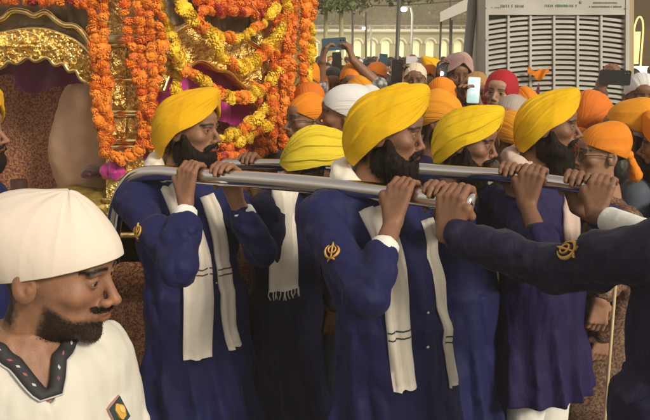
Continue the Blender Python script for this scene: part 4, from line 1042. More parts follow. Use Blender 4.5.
for cx, hw in arches:
    top = ar if hw < .5 else ar
    quad((xs, YB, 0), (cx-hw, YB, 0), (cx-hw, YB, zt), (xs, YB, zt)); P = [(cx+hw*math.cos(a), sp_+(top-sp_)*math.sin(a)) for a in np.linspace(math.pi, 0, 17)]
    for (x0, z0), (x1, z1) in zip(P[:-1], P[1:]): quad((x0, YB, z0), (x1, YB, z1), (x1, YB, zt), (x0, YB, zt)); quad((x0, YB, z0), (x0, YB+.7, z0), (x1, YB+.7, z1), (x1, YB, z1))
    quad((cx-hw, YB, 0), (cx-hw, YB+.7, 0), (cx-hw, YB+.7, sp_), (cx-hw, YB, sp_)); quad((cx+hw, YB+.7, 0), (cx+hw, YB, 0), (cx+hw, YB, sp_), (cx+hw, YB+.7, sp_)); xs = cx+hw
xe = px2x(760); quad((xs, YB, 0), (xe, YB, 0), (xe, YB, zt), (xs, YB, zt))
bl.part('wall', V, F, WALL, smooth=False)
x0 = px2x(-90)
V, F = boxm(((x0+xe)/2, YB+4.6, zt/2), (xe-x0, .3, zt)); bl.part('inner_wall', V, F, WALL2, smooth=False)
V, F = boxm(((x0+xe)/2, YB+2.6, zt+.1), (xe-x0, 5.4, .18)); bl.part('roof_slab', V, F, PAR, smooth=False)
V, F = boxm(((x0+xe)/2, YB-.12, zt+.05), (xe-x0, .28, .22)); bl.part('cornice', V, F, WALL2, smooth=False)
V, F = boxm(((x0+xe)/2, YB-.02, zp-.06), (xe-x0, .25, .14)); bl.part('parapet_rail', V, F, PAR, smooth=False)
V, F = boxm(((x0+xe)/2, YB+.05, (zp+zt)/2), (xe-x0, .10, zp-zt-.2)); bl.part('parapet', V, F, PAR, smooth=False)
L = [boxm((x, YB-.04, (zp+zt)/2+.05), (.18, .2, zp-zt-.1)) for x in np.arange(x0, xe, (px2x(336)-px2x(325)))]
V, F = joinm([l for l in L]); bl.part('parapet_post', V, F, PAR, smooth=False)['kind'] = 'stuff'
for cx, hw in arches:      # raised arch mouldings
    P = [(cx+(hw+.10)*math.cos(a), YB-.03, sp_+(ar-sp_+.10)*math.sin(a)) for a in np.linspace(math.pi, 0, 15)]
    V, F = tube3(np.array(P), .10, 6); bl.part('arch_moulding', V, F, WALL2)
LE = mat('lamp_glow', (1, .95, .75), .5, emit=((1, .92, .62), 26))
for k, x in enumerate(np.arange(x0+2, xe, 3.6)):
    V, F = boxm((x, YB+2.2, zt-.12), (1.3, .12, .07)); bl.part('tube_lamp', V, F, LE, smooth=False)
al = bpy.data.lights.new('arcade_light', 'AREA'); al.shape = 'RECTANGLE'; al.size = xe-x0; al.size_y = .5; al.energy = 3600; al.color = (1, .93, .62)
ao = bpy.data.objects.new('arcade_light', al); COL.objects.link(ao); ao.location = ((x0+xe)/2, YB+2.2, zt-.25)
# street lamp
def lamp_post(px, py, Y, r, label, power):
    p = onY(px, py, Y); t = Thing('street_lamp', label, 'street lamp', (p[0]+.5, Y, 0)); POST = mat('post_grey', (.25, .25, .24), .6)
    V, F = tube3(np.array([(p[0]+.5, Y, 0), (p[0]+.5, Y, p[2]-.3), (p[0]+.4, Y, p[2]+.12), (p[0], Y, p[2]+.14)]), .07, 8); t.part('post', V, F, POST)
    V, F = boxm(p+np.array((0, 0, .12)), (.7, .3, .12)); t.part('lamp_head', V, F, POST)
    V, F = sphere(p, (r, r, r*.75)); t.part('lamp_glass', V, F, mat('lamp_white', (1, 1, .95), .5, emit=((1, .96, .84), 40)))
    l = bpy.data.lights.new('lamp_light', 'POINT'); l.energy = power*.12; l.shadow_soft_size = .4; l.color = (1, .95, .82); o = bpy.data.objects.new('lamp_light', l); COL.objects.link(o); o.location = p-np.array((1.2, 1.5, 1.2))
lamp_post(404, 9, 48, .19, 'bright white street lamp on a grey post above the arcade', 5000)
lamp_post(364, 28, 56, .13, 'smaller lit lamp on a grey post in front of the parapet', 1500)
# trees behind the arcade
LEAF = [mat('leaves_olive', (.085, .075, .035), .7, noise_amt=.4, nscale=1.5), mat('leaves_green', (.055, .085, .03), .7, noise_amt=.4, nscale=1.5), mat('leaves_brown', (.12, .095, .06), .7, noise_amt=.4, nscale=1.5)]; BARK = mat('bark', (.09, .07, .05), .9, noise_amt=.3, nscale=6)
def crown(cx, cy, cz, rx, ry, rz, n, leaf, seed, clumps=14):
    r = np.random.default_rng(seed); C = r.normal(0, 1, (clumps, 3)); C = nrm(C)*r.uniform(.35, .95, (clumps, 1))
    k = r.integers(0, clumps, n); P = C[k]+nrm(r.normal(0, 1, (n, 3)))*r.uniform(.0, .42, (n, 1))
    P = P*np.array((rx, ry, rz))+np.array((cx, cy, cz)); D = nrm(r.normal(0, 1, (n, 3))); T = nrm(np.cross(D, r.normal(0, 1, (n, 3)))); s = leaf*r.uniform(.6, 1.4, (n, 1))
    V = np.stack([P-T*s*.5, P+D*s*.5, P+T*s*.5+D*s*.15, P+D*s*1.1], 1)[:, [0, 1, 3, 2]].reshape(-1, 3); return V, np.arange(n*4).reshape(n, 4)
tl = ['dense olive tree rising behind the left end of the arcade', 'dark green bushy tree behind the arcade, left of the pair of bamboo poles', 'brownish tree with a wide crown between the bamboo poles and thin poles', 'rounded olive tree just left of the street lamp', 'green tree directly behind the street lamp', 'low brown tree between the street lamp and the awning', 'tall olive tree behind the white awning edge', 'dark tree hidden mostly by the air cooler', 'wide green tree behind the right part of the air cooler', 'olive tree at the far right behind the brown wall']
for k, px in enumerate((250, 292, 330, 368, 402, 432, 470, 520, 580, 650)):
    Y = 74+(k*37 % 11); x = onY(px, 30, Y)[0]; h = 6.2+(k*53 % 7)*.22
    t = Thing('tree', tl[k], 'tree', (x, Y, 0), 'trees behind the arcade'); V, F = tube3(np.array([(x, Y, 0), (x+.1, Y, 2), (x-.1, Y, 4.4)]), [.28, .2, .12], 8); t.part('trunk', V, F, BARK)
    V, F = crown(x, Y, h-1.3, 3.3, 2.6, 2.3, 5200, .30, k+10, 22); t.part('crown', V, F, LEAF[k % 3], smooth=False)
# overhanging tree at the top
x = onY(262, 30, 13)[0]; t = Thing('tree', 'nearer tree whose pale green branches overhang the bamboo poles', 'tree', (x, 14.5, 0))
V, F = tube3(np.array([(x, 14.5, 0), (x+.1, 14.5, 1.6), (x+.2, 14.3, 3.0), (x+1.4, 13.8, 3.6), (x+2.6, 13.4, 3.5)]), [.2, .16, .12, .07, .02], 8); t.part('trunk', V, F, BARK)
c0 = onY(345, -14, 13.4); V, F = crown(c0[0], 13.6, c0[2]+.05, 1.25, .9, .42, 4200, .085, 77, 26); t.part('crown', V, F, mat('leaves_pale', (.13, .17, .06), .6, noise_amt=.4, nscale=6), smooth=False)
# poles and wire
BAM = mat('bamboo_cream', (.55, .50, .28), .6, noise_amt=.12, nscale=5); PG = mat('pole_grey', (.11, .10, .09), .5, .3); PGL = mat('pole_light_grey', (.24, .235, .22), .45, .4)
def pole(pts, Y, r, m, label, grp='tent poles over the crowd'):
    P = [onY(a, b, Y) for a, b in pts]; d = P[1]-P[0]; k = (0-P[0][2])/d[2]; foot = P[0]+d*k; V, F = tube3(np.array([P[0], (P[0]+foot)/2, foot+np.array((0, 0, .002))]), r, 12)
    o = link('tent_pole', mesh('tent_pole', V-foot, F, m), loc=foot); tag(o, label, 'pole', grp)
pole([(326, 4), (325.5, 40)], 14, .035, BAM, 'left of the two cream bamboo poles')
pole([(341, 4), (341.5, 40)], 14, .04, BAM, 'right of the two cream bamboo poles')
pole([(353, -6), (352.5, 50)], 16, .022, PG, 'thin dark pole just right of the bamboo pair')
pole([(366, 12), (366, 55)], 18, .022, PG, 'thin dark pole ending below the top beside the small lamp')
pole([(399.5, -8), (397, 60)], 10, .026, PG, 'bold dark pole just left of the street lamp')
pole([(450.5, -8), (450, 60)], 20, .022, PG, 'thin dark pole beside the white awning tip')
pole([(474, -14), (464.5, 90)], 5.9, .036, PGL, 'thick leaning grey pole beside the air cooler')
a, b = onY(318, 8, 14), onY(350, 6.5, 14); V, F = tube3(np.array([a, b]), .022, 8); tag(link('crossbar', mesh('crossbar', V-a, F, PG), loc=a), 'dark crossbar tied across the two bamboo poles', 'crossbar')
P = catmull([onY(285, 1, 15.5), onY(365, 5, 15.5), onY(410, 4.5, 15.5), onY(500, -3, 15.5)], 8); V, F = tube3(P, .012, 6); tag(link('overhead_wire', mesh('overhead_wire', V-P[0], F, PG), loc=P[0]), 'thin dark wire sagging across the top of the view', 'wire')
L = P = catmull([onY(360, 42, 8), onY(410, 60, 6.6), onY(440, 90, 5.6)], 6)
# awning
AW = mat('awning_white', (.66, .66, .60), .6, bump=.2, bscale=6); 
a, b, c, d = onY(440, 22, 15), onY(520, -12, 15), onY(540, -8, 21), onY(452, 20, 21)
t = Thing('awning', 'white awning edge sloping up behind the thick grey pole to the cooler', 'awning', (b[0], 15, 0))
up = np.array((0, 0, .30)); V = np.array([a, b, b+up, a+up*.6, a+np.array((0, .05, 0)), b+np.array((0, .05, 0)), b+up+np.array((0, .05, 0)), a+up*.6+np.array((0, .05, 0))]); t.part('valance', V, [(0, 1, 2, 3), (7, 6, 5, 4), (0, 4, 5, 1), (3, 2, 6, 7), (1, 5, 6, 2), (0, 3, 7, 4)], AW, smooth=False)
e = np.array((0, .06, .02)); V = np.array([a+e, b+e, c+up, d+up]); V = np.concatenate([V, V+np.array((0, 0, .03))]); t.part('sheet', V, [(3, 2, 1, 0), (4, 5, 6, 7), (0, 1, 5, 4), (1, 2, 6, 5), (2, 3, 7, 6), (3, 0, 4, 7)], mat('awning_sheet', (.45, .46, .38), .7), smooth=False)
for px, Y in ((441, 15.3), (452, 20.8), (536, 20.8)):
    p = onY(px, 20, Y); V, F = tube3(np.array([(p[0], Y, 0), (p[0], Y, p[2])]), .02, 8); t.part('support', V, F, PG)
# ------------------------------------------------------------------ air cooler
YC = 5.6; CW = mat('cooler_plastic', (.52, .52, .48), .5, noise_amt=.13, nscale=5, bump=.05, bscale=60); CD = mat('cooler_dark', (.32, .29, .25), .8); CB = mat('cooler_side_beige', (.42, .35, .22), .6)
cz = Thing('air_cooler', 'large pale grey louvred air cooler standing behind the crowd', 'air cooler', (onY(558, 50, YC)[0], YC+.3, 0))
def CF(px, py, dy=0): return onY(px, py, YC+dy)
def slab(x0, x1, y0, y1, dy0, dy1, m, name, bevel=0):
    q = np.array([CF(x0, y0), CF(x1, y0), CF(x1, y1), CF(x0, y1)]); V = np.concatenate([q+np.array((0, dy0, 0)), q+np.array((0, dy1, 0))]); F = [(3, 2, 1, 0), (4, 5, 6, 7), (0, 1, 5, 4), (1, 2, 6, 5), (2, 3, 7, 6), (3, 0, 4, 7)]
    return cz.part(name, V, F, m, smooth=False)
slab(487, 624, -20, 15, -.03, .55, CW, 'top_panel'); slab(484.5, 487.6, -20, 205, -.035, .55, CW, 'frame_side'); slab(624, 627.5, -20, 205, -.035, .55, CW, 'frame_side'); slab(627.6, 634, -20, 205, 0, .55, CB, 'side_panel')
slab(486, 626, 196, 230, -.03, .55, CW, 'bottom_panel'); slab(487, 625, 10, 200, .062, .12, CD, 'pad')
for x in (508, 530, 553.5, 577, 600.5): slab(x-1.1, x+1.1, 14.8, 197, -.022, .05, CW, 'divider')
dv = [487, 508, 530, 553.5, 577, 600.5, 624.5]
arc_ = lambda x, y: y+6.5*((x-560)/75)**2
for k in range(35):
    y = 16.5+k*5.1; L = []
    for i in range(6):
        xa, xb = dv[i]+.6, dv[i+1]-.6; n = 6; V = []; F = []
        for j in range(n):
            x = xa+(xb-xa)*j/(n-1); p = CF(x, arc_(x, y)); V += [p+np.array((0, -.010, -.0095)), p+np.array((0, -.010, .0085)), p+np.array((0, .05, .020)), p+np.array((0, .05, .004))]
        for j in range(n-1):
            for s in range(4): F.append((j*4+s, j*4+(s+1) % 4, j*4+4+(s+1) % 4, j*4+4+s))
        F += [(3, 2, 1, 0), ((n-1)*4, (n-1)*4+1, (n-1)*4+2, (n-1)*4+3)]; L.append((V, F))
    V, F = lists(L); cz.part('louvre', V, F, CW, smooth=False)
# blurred small print: rows of tiny illegible strokes
def marks(x0, x1, y, h, m, seed, step=1.5):
    r = np.random.default_rng(seed); L = []; x = x0
    while x < x1:
        w = r.uniform(.5, 1.1)
        if r.random() > .13:
            q = np.array([CF(x, y-h*r.uniform(.6, 1)), CF(x+w, y-h*r.uniform(.6, 1)), CF(x+w*r.uniform(.6, 1.2), y), CF(x+r.uniform(-.2, .2), y)])+np.array((0, -.034, 0)); V = np.concatenate([q, q+np.array((0, .006, 0))]); L.append((V, [(3, 2, 1, 0), (0, 1, 5, 4), (1, 2, 6, 5), (2, 3, 7, 6), (3, 0, 4, 7)]))
        x += step
    V, F = lists(L); cz.part('print', V, F, m, smooth=False)['kind'] = 'stuff'
PGN = mat('print_green', (.14, .27, .17), .6); PGY = mat('print_grey', (.2, .22, .2), .6)
marks(500, 523, 7.5, 3.2, PGN, 1, 1.8); marks(491, 500, 8, .9, PGY, 2); marks(544, 575, 7, 2.6, PGN, 3, 1.7); marks(592, 616, 3.5, 1.5, PGY, 4, 1.2); marks(588, 620, 7.5, 1.7, PGY, 5, 1.2)
V, F = sphere(CF(580.5, 2, -.03), (.012, .006, .012), 10, 6); cz.part('screw', V, F, CD)
for y in (8, 40, 75, 110): 
    for x in (486, 625.8): V, F = sphere(CF(x, y, -.036), (.006, .004, .006), 8, 6); cz.part('screw', V, F, CD)
def flutter(px, py, w, h, m, label, seed):
    n = 16; k = 8; V = []; c = CF(px, py, -.05)
    for j in range(k):
        for i in range(n):
            u = i/(n-1)-.5; v = j/(k-1)-.5; V.append(c+np.array((u*w, -.02+.018*math.sin(u*14+seed+v*3), -v*h*(1+.35*math.sin(u*9+seed))-.02*math.cos(u*5))))
    V = np.array(V); m_ = len(V); F = [(j*n+i, (j+1)*n+i, (j+1)*n+i+1, j*n+i+1) for j in range(k-1) for i in range(n-1)]
    V2 = np.concatenate([V, V+np.array((0, .004, 0))]); F += [tuple(x+m_ for x in f[::-1]) for f in F]
    tag(link('ribbon_cloth', mesh('ribbon_cloth', V2-c, F, m), loc=c), label, 'cloth')
flutter(538, 72, .15, .055, ORA, 'crumpled orange ribbon tied on the cooler louvres', 1); flutter(532, 91, .09, .06, mat('ribbon_pink', (.45, .16, .2), .7), 'small dusty pink rag on the cooler louvres', 3)
# right hand corner: brown wall, golden lit niche, pale banner
BW = mat('wall_brown_plaster', (.25, .19, .13), .8, noise_amt=.15, nscale=3, bump=.3, bscale=12)
a = onY(630, 0, 11); V, F = boxm((a[0]+3, 11.2, 2.2), (6, .3, 4.4)); tag(link('plaster_wall', mesh('plaster_wall', V-np.array((a[0]+3, 11.2, 0)), F, BW, smooth=False), loc=(a[0]+3, 11.2, 0)), 'brown plaster wall at the right edge behind the cooler', 'wall')
p = onY(638, 40, 10.6); t = Thing('lit_arch', 'glowing golden arch ornament on the brown wall at the right edge', 'ornament', (p[0], 10.6, 0))
GL = mat('lit_gold', (.8, .5, .15), .4, .3, emit=((1, .62, .2), 1.6)); WG = mat('lit_white', (.9, .9, .8), .5, emit=((1, .95, .8), 1.0))
hw = .06; P = [p+np.array((hw*math.cos(a), 0, .10+.20*math.sin(a))) for a in np.linspace(0, math.pi, 13)]; P = [p+np.array((hw, 0, -.35))]+P+[p+np.array((-hw, 0, -.35))]
V, F = tube3(np.array(P), .011, 8); t.part('arch_tube', V, F, GL); V, F = boxm(p+np.array((-.01, .10, -.1)), (.13, .06, .42)); t.part('niche', V, F, GL)
V, F = boxm(p+np.array((0, .03, -.40)), (.28, .3, .12)); t.part('shelf', V, F, WG); V, F = boxm(p+np.array((0, .05, (-.46-p[2])/2-.0)), (.2, .2, p[2]-.46)); t.part('pedestal', V, F, BW)
# ------------------------------------------------------------------ crowd, nearer people
TORSO_CACHE = {}
def torso_sdf(arms, sl=True):
    def f(P):
        d = ell(P, (0, -.045, -.30), (.175, .115, .24)); d = smin(d, cap(P, (-.15, -.045, -.145), (.15, -.045, -.145), .06, .06), .05)
        d = smin(d, cap(P, (0, -.04, -.07), (0, -.04, -.15), .055, .08), .03); d = smin(d, cap(P, (0, -.045, -.5), (0, -.045, -1.02), .16, .20), .08)
        for S, E, Wt in arms: d = smin(d, smin(cap(P, S, E, .066, .056), cap(P, E, Wt, .056, .046), .03), .03)
        q = P*np.array((1, 1, .4), f4); return d+noise(q*14, 31)*.008+noise(q*34, 32)*.004
    return f
def stretch(V, k):
    V = V.copy(); m = V[:, 2] < -.3; V[m, 2] = -.3+(V[m, 2]+.3)*k; return V
PAT = patka(); PAT2 = patka(bun=(0, -.055, .190), bunr=.035, seed=4); CAPM = patka(bun=(0, -.02, .18), bunr=.045, rimf=.182, slope=.5, seed=6, knot=False); KER = kerchief(); SHW = shawl(); HB = snet(lambda P: smax(smin(ell(P, (0, -.02, .150), (.083, .105, .098)), ell(P, (0, -.05, .05), (.07, .06, .08)), .03)+noise(P*70, 3)*.003, -ell(P, (0, .10, .08), (.066, .10, .095)), .005), (-.12, -.15, -.08), (.12, .13, .28), .006)
TURC = turban(nphi=130, ns=46, seed=2); BE1 = beard_mesh(.005, 1, 900, .006, .012); BE2 = beard_mesh(.05, 1.05, 900, .006, .016)
HEAD_C = hd_mesh(.0045)
HW = {'turban': TURC, 'patka': PAT, 'patka2': PAT2, 'cap': CAPM, 'kerchief': KER, 'shawl': SHW, 'hair': HB}
KIND = {'turban': 'turban', 'patka': 'headcloth', 'patka2': 'headcloth', 'cap': 'cap', 'kerchief': 'kerchief', 'shawl': 'headscarf', 'hair': 'hair'}
def person(label, px, py, d, yaw, head, hm, cm, tone=T1, pitch=0, roll=0, beard=None, arms=(), glasses=False, stub=0, group='devotees standing behind the bearers', earring=False, k=1.0, extra=None, cscale=1.0):
    NAMED.append(W(px, py, d)[:2]); Mh = place_head(px, py, d, yaw, pitch, roll, k); Mb = M4(Mh.o, rot(yaw), k); chin = Mh.o[2]; st = max(.6, (chin/k-.3)/1.12)
    L = [(Mh(vary(HEAD_C[0], int(px*7+py))), HEAD_C[1])]; C = [head_color(HEAD_C[0], tone, stub)]
    V, F, c = eyes(); L.append((Mh(V), F)); C.append(c)
    al = []; used = set()
    for s, El, Wr, fd, pn, cu, sf in arms:
        sg = 1 if s == 'R' else -1; used.add(s); S = np.array((sg*.165, -.045, -.145)); inv = lambda q: ((np.asarray(q)-Mb.o)@Mb.R)/k
        E, Wt = inv(El), inv(Wr)
        pr = holdhand(Wr, np.array(fd, float), np.array(pn, float), sg, cu); V, F, c = hand_mesh(pr, Wr, El, tone, .0045, reach=1.0, er=.044); L.append((V, F)); C.append(c)
        al.append((S, E, E+(Wt-E)*sf)); V, F = snet(lambda P: cap(P, El, Mb(S), .044, .05), np.minimum(El, Mb(S))-.08, np.maximum(El, Mb(S))+.08, .012, .01); L.append((V, F)); C.append(np.tile(np.array(tone), (len(V), 1)))
    for s, sg in (('R', 1), ('L', -1)):
        if s not in used:
            S = np.array((sg*.165, -.045, -.145)); E = S+np.array((sg*.04, -.02, -.28)); Wt = E+np.array((-sg*.02, .09, -.22)); al.append((S, E, Wt))
            pr = holdhand(Wt, np.array((0, .2, -1)), np.array((-sg*1., 0, 0)), sg, .5); V, F, c = hand_mesh(pr, Wt, E, tone, .006, reach=.3); V = stretch(V, st); L.append((Mb(V), F)); C.append(c)
    def fb(P):
        d_ = cap(P, (0, -.045, -.15), (0, -.045, -.6), .09, .11)
        for sg in (-1, 1): d_ = smin(d_, smin(cap(P, (sg*.09, -.045, -.62), (sg*.09, -.045, -1.36), .08, .045), cap(P, (sg*.09, -.045, -1.385), (sg*.09, .09, -1.395), .035, .025), .02), .03)
        return d_
    if 'body' not in TORSO_CACHE: TORSO_CACHE['body'] = snet(fb, (-.3, -.25, -1.46), (.3, .2, .0), .022, .02)
    V, F = TORSO_CACHE['body']; L.append((Mb(stretch(V, st)), F)); C.append(np.tile(np.array(tone), (len(V), 1)))
    V, F = joinm(L); t = Thing('person', label, 'person', (Mh.o[0], Mh.o[1], 0), group, body=(V, F, SKIN, np.concatenate(C)))
    key = 'std' if not arms else None
    if key and key in TORSO_CACHE: V, F = TORSO_CACHE[key]
    else:
        pts = np.array([q for a in al for q in a]); lo = np.minimum(pts.min(0)-.1, (-.3, -.25, -1.25)); hi = np.maximum(pts.max(0)+.1, (.3, .2, .0)); V, F = snet(torso_sdf(al), lo, hi, .014, .02)
        if key: TORSO_CACHE[key] = (V, F)
    t.part('clothes', Mb(stretch(V, st)), F, cm)
    V, *r = HW[head]; F = r[0]; uv = r[1] if len(r) > 1 else None
    V = (V-np.array((0, 0, .15)))*cscale+np.array((0, 0, .15)); t.part(KIND[head], Mh(V), F, hm, uv=uv)
    if beard: V, F = BE1 if beard == 1 else BE2; t.part('beard', Mh(V), F, BEARD)
    if head == 'shawl' and False: pass
    if glasses:
        L = []
        for s in (-1, 1):
            L.append(tube3(np.array([(s*.033+.023*math.cos(a), .103-.004*abs(math.cos(a)), .116+.018*math.sin(a)) for a in np.linspace(0, 2*math.pi, 19)]), .0016, 6)); L.append(tube3(np.array([(s*.056, .100, .118), (s*.080, .04, .120), (s*.083, -.01, .112)]), .0016, 6))
        L.append(tube3(np.array([(-.010, .106, .119), (.010, .106, .119)]), .0016, 6)); V, F = lists(L); t.part('glasses', Mh(V), F, PHB)
    if earring:
        V, F = sphere((.082, -.008, .064), (.005, .005, .009), 8, 6); t.part('earring', Mh(V), F, GOLDP)
    return t, Mh, Mb
def phone(px, py, d, w, h, yaw, roll, m, label, screen=None, pitch=0):
    c = W(px, py, d); R = rot(yaw, pitch, roll); th = .009; n = 6; P = []
    r = .010
    for cx, cz, a0 in ((w/2-r, h/2-r, 0), (-w/2+r, h/2-r, 90), (-w/2+r, -h/2+r, 180), (w/2-r, -h/2+r, 270)):
        for j in range(n): a = math.radians(a0+90*j/(n-1)); P.append((cx+r*math.cos(a), cz+r*math.sin(a)))
    k = len(P); V = np.array([(x, -th/2, z) for x, z in P]+[(x, th/2, z) for x, z in P]); F = [tuple(range(k))[::-1], tuple(range(k, 2*k))]+[(i, (i+1) % k, k+(i+1) % k, k+i) for i in range(k)]
    t = Thing('phone', label, 'phone', c); t.part('case', V@R.T+c, F, m, smooth=False)
    for sx in (0, 1):
        V, F = sphere((w/2-.016-.017*sx, -th/2-.0005 if not screen else th/2, h/2-.018), (.0065, .0018, .0065), 12, 6); t.part('lens', V@R.T+c, F, PHB)
    if screen: V, F = boxm((0, -th/2-.0006, 0), (w*.9, .0012, h*.93)); t.part('screen', V@R.T+c, F, screen, smooth=False)
    return t
MB = lambda n, c: mat(n, c, .75, noise_amt=.25, nscale=7, bump=.3, bscale=20, bdist=.01)
GARB = [MB('clothes_charcoal', (.03, .03, .034)), MB('clothes_brown', (.09, .05, .035)), MB('clothes_maroon', (.12, .025, .03)), MB('clothes_cream', (.45, .40, .32)), MB('clothes_slate', (.07, .09, .13)), MB('clothes_olive', (.08, .08, .045)), MB('clothes_blue', (.05, .08, .22)), MB('clothes_plum', (.09, .03, .07))]
NAMED = []
CHK = mat('clothes_patterned_grey', (.08, .08, .085), .8, col2=(.5, .48, .46), nscale=26, detail=2); DRS = mat('clothes_bronze_brocade', (.06, .028, .022), .6, col2=(.24, .14, .085), nscale=110, detail=4, bump=.4, bscale=40)
person('man in profile with a white headcloth, facing left behind the bowing bearer', 345, 114, 3.3, 88, 'patka2', WCL, GARB[4], T1, 0, stub=.5, cscale=1.04)
person('person in a second white headcloth, partly hidden beside the white headcloth in profile', 367, 110, 4.0, 60, 'patka', WCL, GARB[0], T2)
person('person in a bright yellow turban, its top just behind the central golden turban', 390, 113, 3.9, -60, 'turban', YEL3, NAVY, T2, beard=1)
person('person in an amber headcloth between the raised arms and the central turban', 358, 98, 4.5, 30, 'patka', ORA2, GARB[2], T1)
person('man with an orange bandana facing the camera under the raised forearm', 353, 83, 5.1, 170, 'kerchief', ORA, GARB[1], T2, -5, stub=.6)
# phone photographer with both arms up
person('man in patterned shirt holding a blue phone up with both arms', 333, 86, 5.3, 178, 'hair', HAIR, CHK, T1, 0, stub=.5, arms=[('R', W(319, 88, 5.1), W(322, 61, 5.0), (.25, 0, 1), (.9, .3, .2), .9, .12), ('L', W(378, 86, 5.05), W(353, 60, 5.0), (-.35, 0, 1), (-.9, .3, .2), .9, .10)])
phone(334, 44, 4.97, .155, .078, 4, -4, PHBL, 'blue phone held sideways high in both raised hands')
person('person with an orange headcloth behind the white phone at the garland column', 303, 82, 4.7, 150, 'kerchief', ORA, GARB[1], T2, arms=[('R', W(292, 118, 4.6), W(293, 90, 4.5), (.3, 0, 1), (.8, .5, .2), .7, .3)])
phone(302, 84, 4.42, .115, .058, -4, 3, PHW, 'white phone held sideways next to the thick garland column')
person('person with a peaked orange kerchief just left of the white headcloth in profile', 307, 106, 4.25, 20, 'kerchief', ORA3, GARB[0], T1)
person('bespectacled man in an orange printed bandana, lowest beside the thick garland column', 307, 119, 3.75, 118, 'patka', ORA, GARB[3], T1, 0, glasses=True, stub=.4)
person('person wearing a deep orange kerchief under the bold dark pole', 375, 78, 6.4, 150, 'kerchief', ORA3, GARB[0], T3)
person('bearded man in a pale cap looking over a dark phone', 415, 80, 5.6, 172, 'cap', CRM, GARB[5], T3, beard=1, arms=[('R', W(404, 100, 5.4), W(398, 86, 5.3), (.1, 0, 1), (.4, -.7, .2), .8, .6)])
phone(397, 71, 5.22, .075, .15, 0, 2, PHB, 'black phone held upright beside the pale cap')
person('person in a rust red turban between the pale cap and the phone flash', 429, 84, 6.0, 175, 'turban', ORA3, GARB[7], T2, beard=1)
person('bearded person in a dusty pink turban beside the thick grey pole', 456, 74, 4.95, 192, 'turban', PNK, GARB[0], T3, -8, beard=2, arms=[('L', W(447, 92, 4.75), W(442, 83, 4.72), (-.1, 0, 1), (.4, -.5, .2), .9, .5)])
t = phone(441, 74, 4.68, .07, .13, 8, 8, PHB, 'dark phone with its flash shining towards the camera')
V, F = sphere(W(441.5, 73.5, 4.655), (.012, .006, .012), 12, 8); t.part('flash', V, F, mat('flash_light', (1, 1, 1), .5, emit=((.95, 1, .95), 60)))
person('person in an orange headcloth seen from behind below the phone flash', 442, 99, 4.3, -20, 'patka2', ORA, GARB[4], T2)
person('dark bearded man in an orange headcloth between the central and the bright yellow turban', 440, 119, 3.65, -110, 'patka', ORA2, NAVY2, T3, beard=1, cscale=1.12)
person('person behind the lit phone with a golden brown round cap', 476, 92, 4.75, 170, 'cap', mat('cap_golden_brown', (.38, .22, .06), .7), GARB[1], T2, arms=[('R', W(456, 118, 4.4), W(459, 101, 4.3), (.4, 0, 1), (.7, -.5, .2), .8, .4), ('L', W(490, 120, 4.4), W(478, 106, 4.25), (-.4, 0, 1), (-.7, -.4, .1), .8, .4)])
SCR = mat('screen_lit', (.3, .5, .5), .3, emit=((.45, .72, .72), .75), col2=(.75, .7, .65), nscale=30)
phone(473.5, 90, 4.2, .068, .14, 0, 3, PHW, 'phone with a bright screen held up right of the grey pole', SCR, -4)
person('young woman in a bright red headscarf in front of the cooler', 500, 92, 4.45, 152, 'shawl', RED, GARB[7], (.42, .25, .17), 0, -6)
person('woman with a pale grey headscarf behind the bright yellow turban', 511, 119, 4.1, 140, 'shawl', GRY, GARB[0], (.36, .2, .13))
person('person in an orange headcloth below the pink rag on the cooler', 523, 108, 4.6, 10, 'patka', ORA, GARB[2], T2)
person('person in an amber headcloth squeezed between the bright yellow and the golden turban', 508, 136, 3.7, 30, 'patka2', ORA2, GARB[3], T1)
person('man in a large round orange turban seen from behind, right of the long-bearded bearer', 591, 119, 3.75, -35, 'patka2', ORA3, GARB[5], T2, cscale=1.2)
t, Mw, Mbw = person('woman with glasses in an orange kerchief and bronze dress, facing left', 601, 153, 3.25, 97, 'kerchief', ORA, DRS, (.36, .20, .125), 0, 0, glasses=True, earring=True, arms=[('R', W(620, 268, 3.2), W(601, 300, 3.05), (-.1, 0, -1), (0, .8, 0), .8, .9)])
V, F = snet(lambda P: smin(ell(P, (0, -.07, .055), (.060, .05, .075)), ell(P, (.05, -.04, .09), (.035, .045, .05)), .02)+noise(P*60, 2)*.003, (-.12, -.2, -.1), (.14, .05, .2), .006); t.part('hair', Mw(V), F, HAIR)
person('man in a white cap with an orange kerchief tied over it, facing left', 626, 130, 3.5, 70, 'patka', WCL, GARB[4], T1, 0, glasses=True, stub=.4)
KV, KF, KU = KER; q = place_head(629, 128, 3.48, 62, 0, 0, 1.04); KVw = q(KV*np.array((1, 1, 1))); tc_ = bpy.data.objects[[o.name for o in bpy.data.objects if o.get('label', '').startswith('man in a white cap')][0]]
o = link('kerchief', mesh('kerchief', KVw-np.array(tc_.location), KF, ORA2, uv=KU), tc_)
person('man in a white headcloth facing the camera at the far right', 641, 96, 4.2, 174, 'cap', WCL, GARB[1], T3, -4, stub=.6, arms=[('R', W(592, 108, 4.1), W(600, 90, 4.0), (.35, 0, 1), (.8, .4, .1), .7, .75)])
phone(615, 77.5, 3.95, .155, .075, -3, 2, PHB, 'dark phone held sideways by one hand before the cooler edge')
person('man in royal blue at the right edge behind the woman in bronze', 668, 146, 3.35, 60, 'turban', ORA, ROYAL, T1, beard=1, k=1.0)
person('bearer in an amber turban cut off by the left edge, behind the white headcloth', -27, 130, 2.7, -95, 'turban', YEL2, NAVY, T1, beard=1, group='turbaned bearers carrying the palanquin')
person('man in a maroon shirt raising a black phone behind the blue phone', 336, 88, 7.2, 176, 'hair', HAIR, GARB[2], T1, 0, stub=.6, arms=[('R', W(331, 96, 7.0), W(335, 72, 6.9), (.1, 0, 1), (.5, .8, .2), .8, .5)])
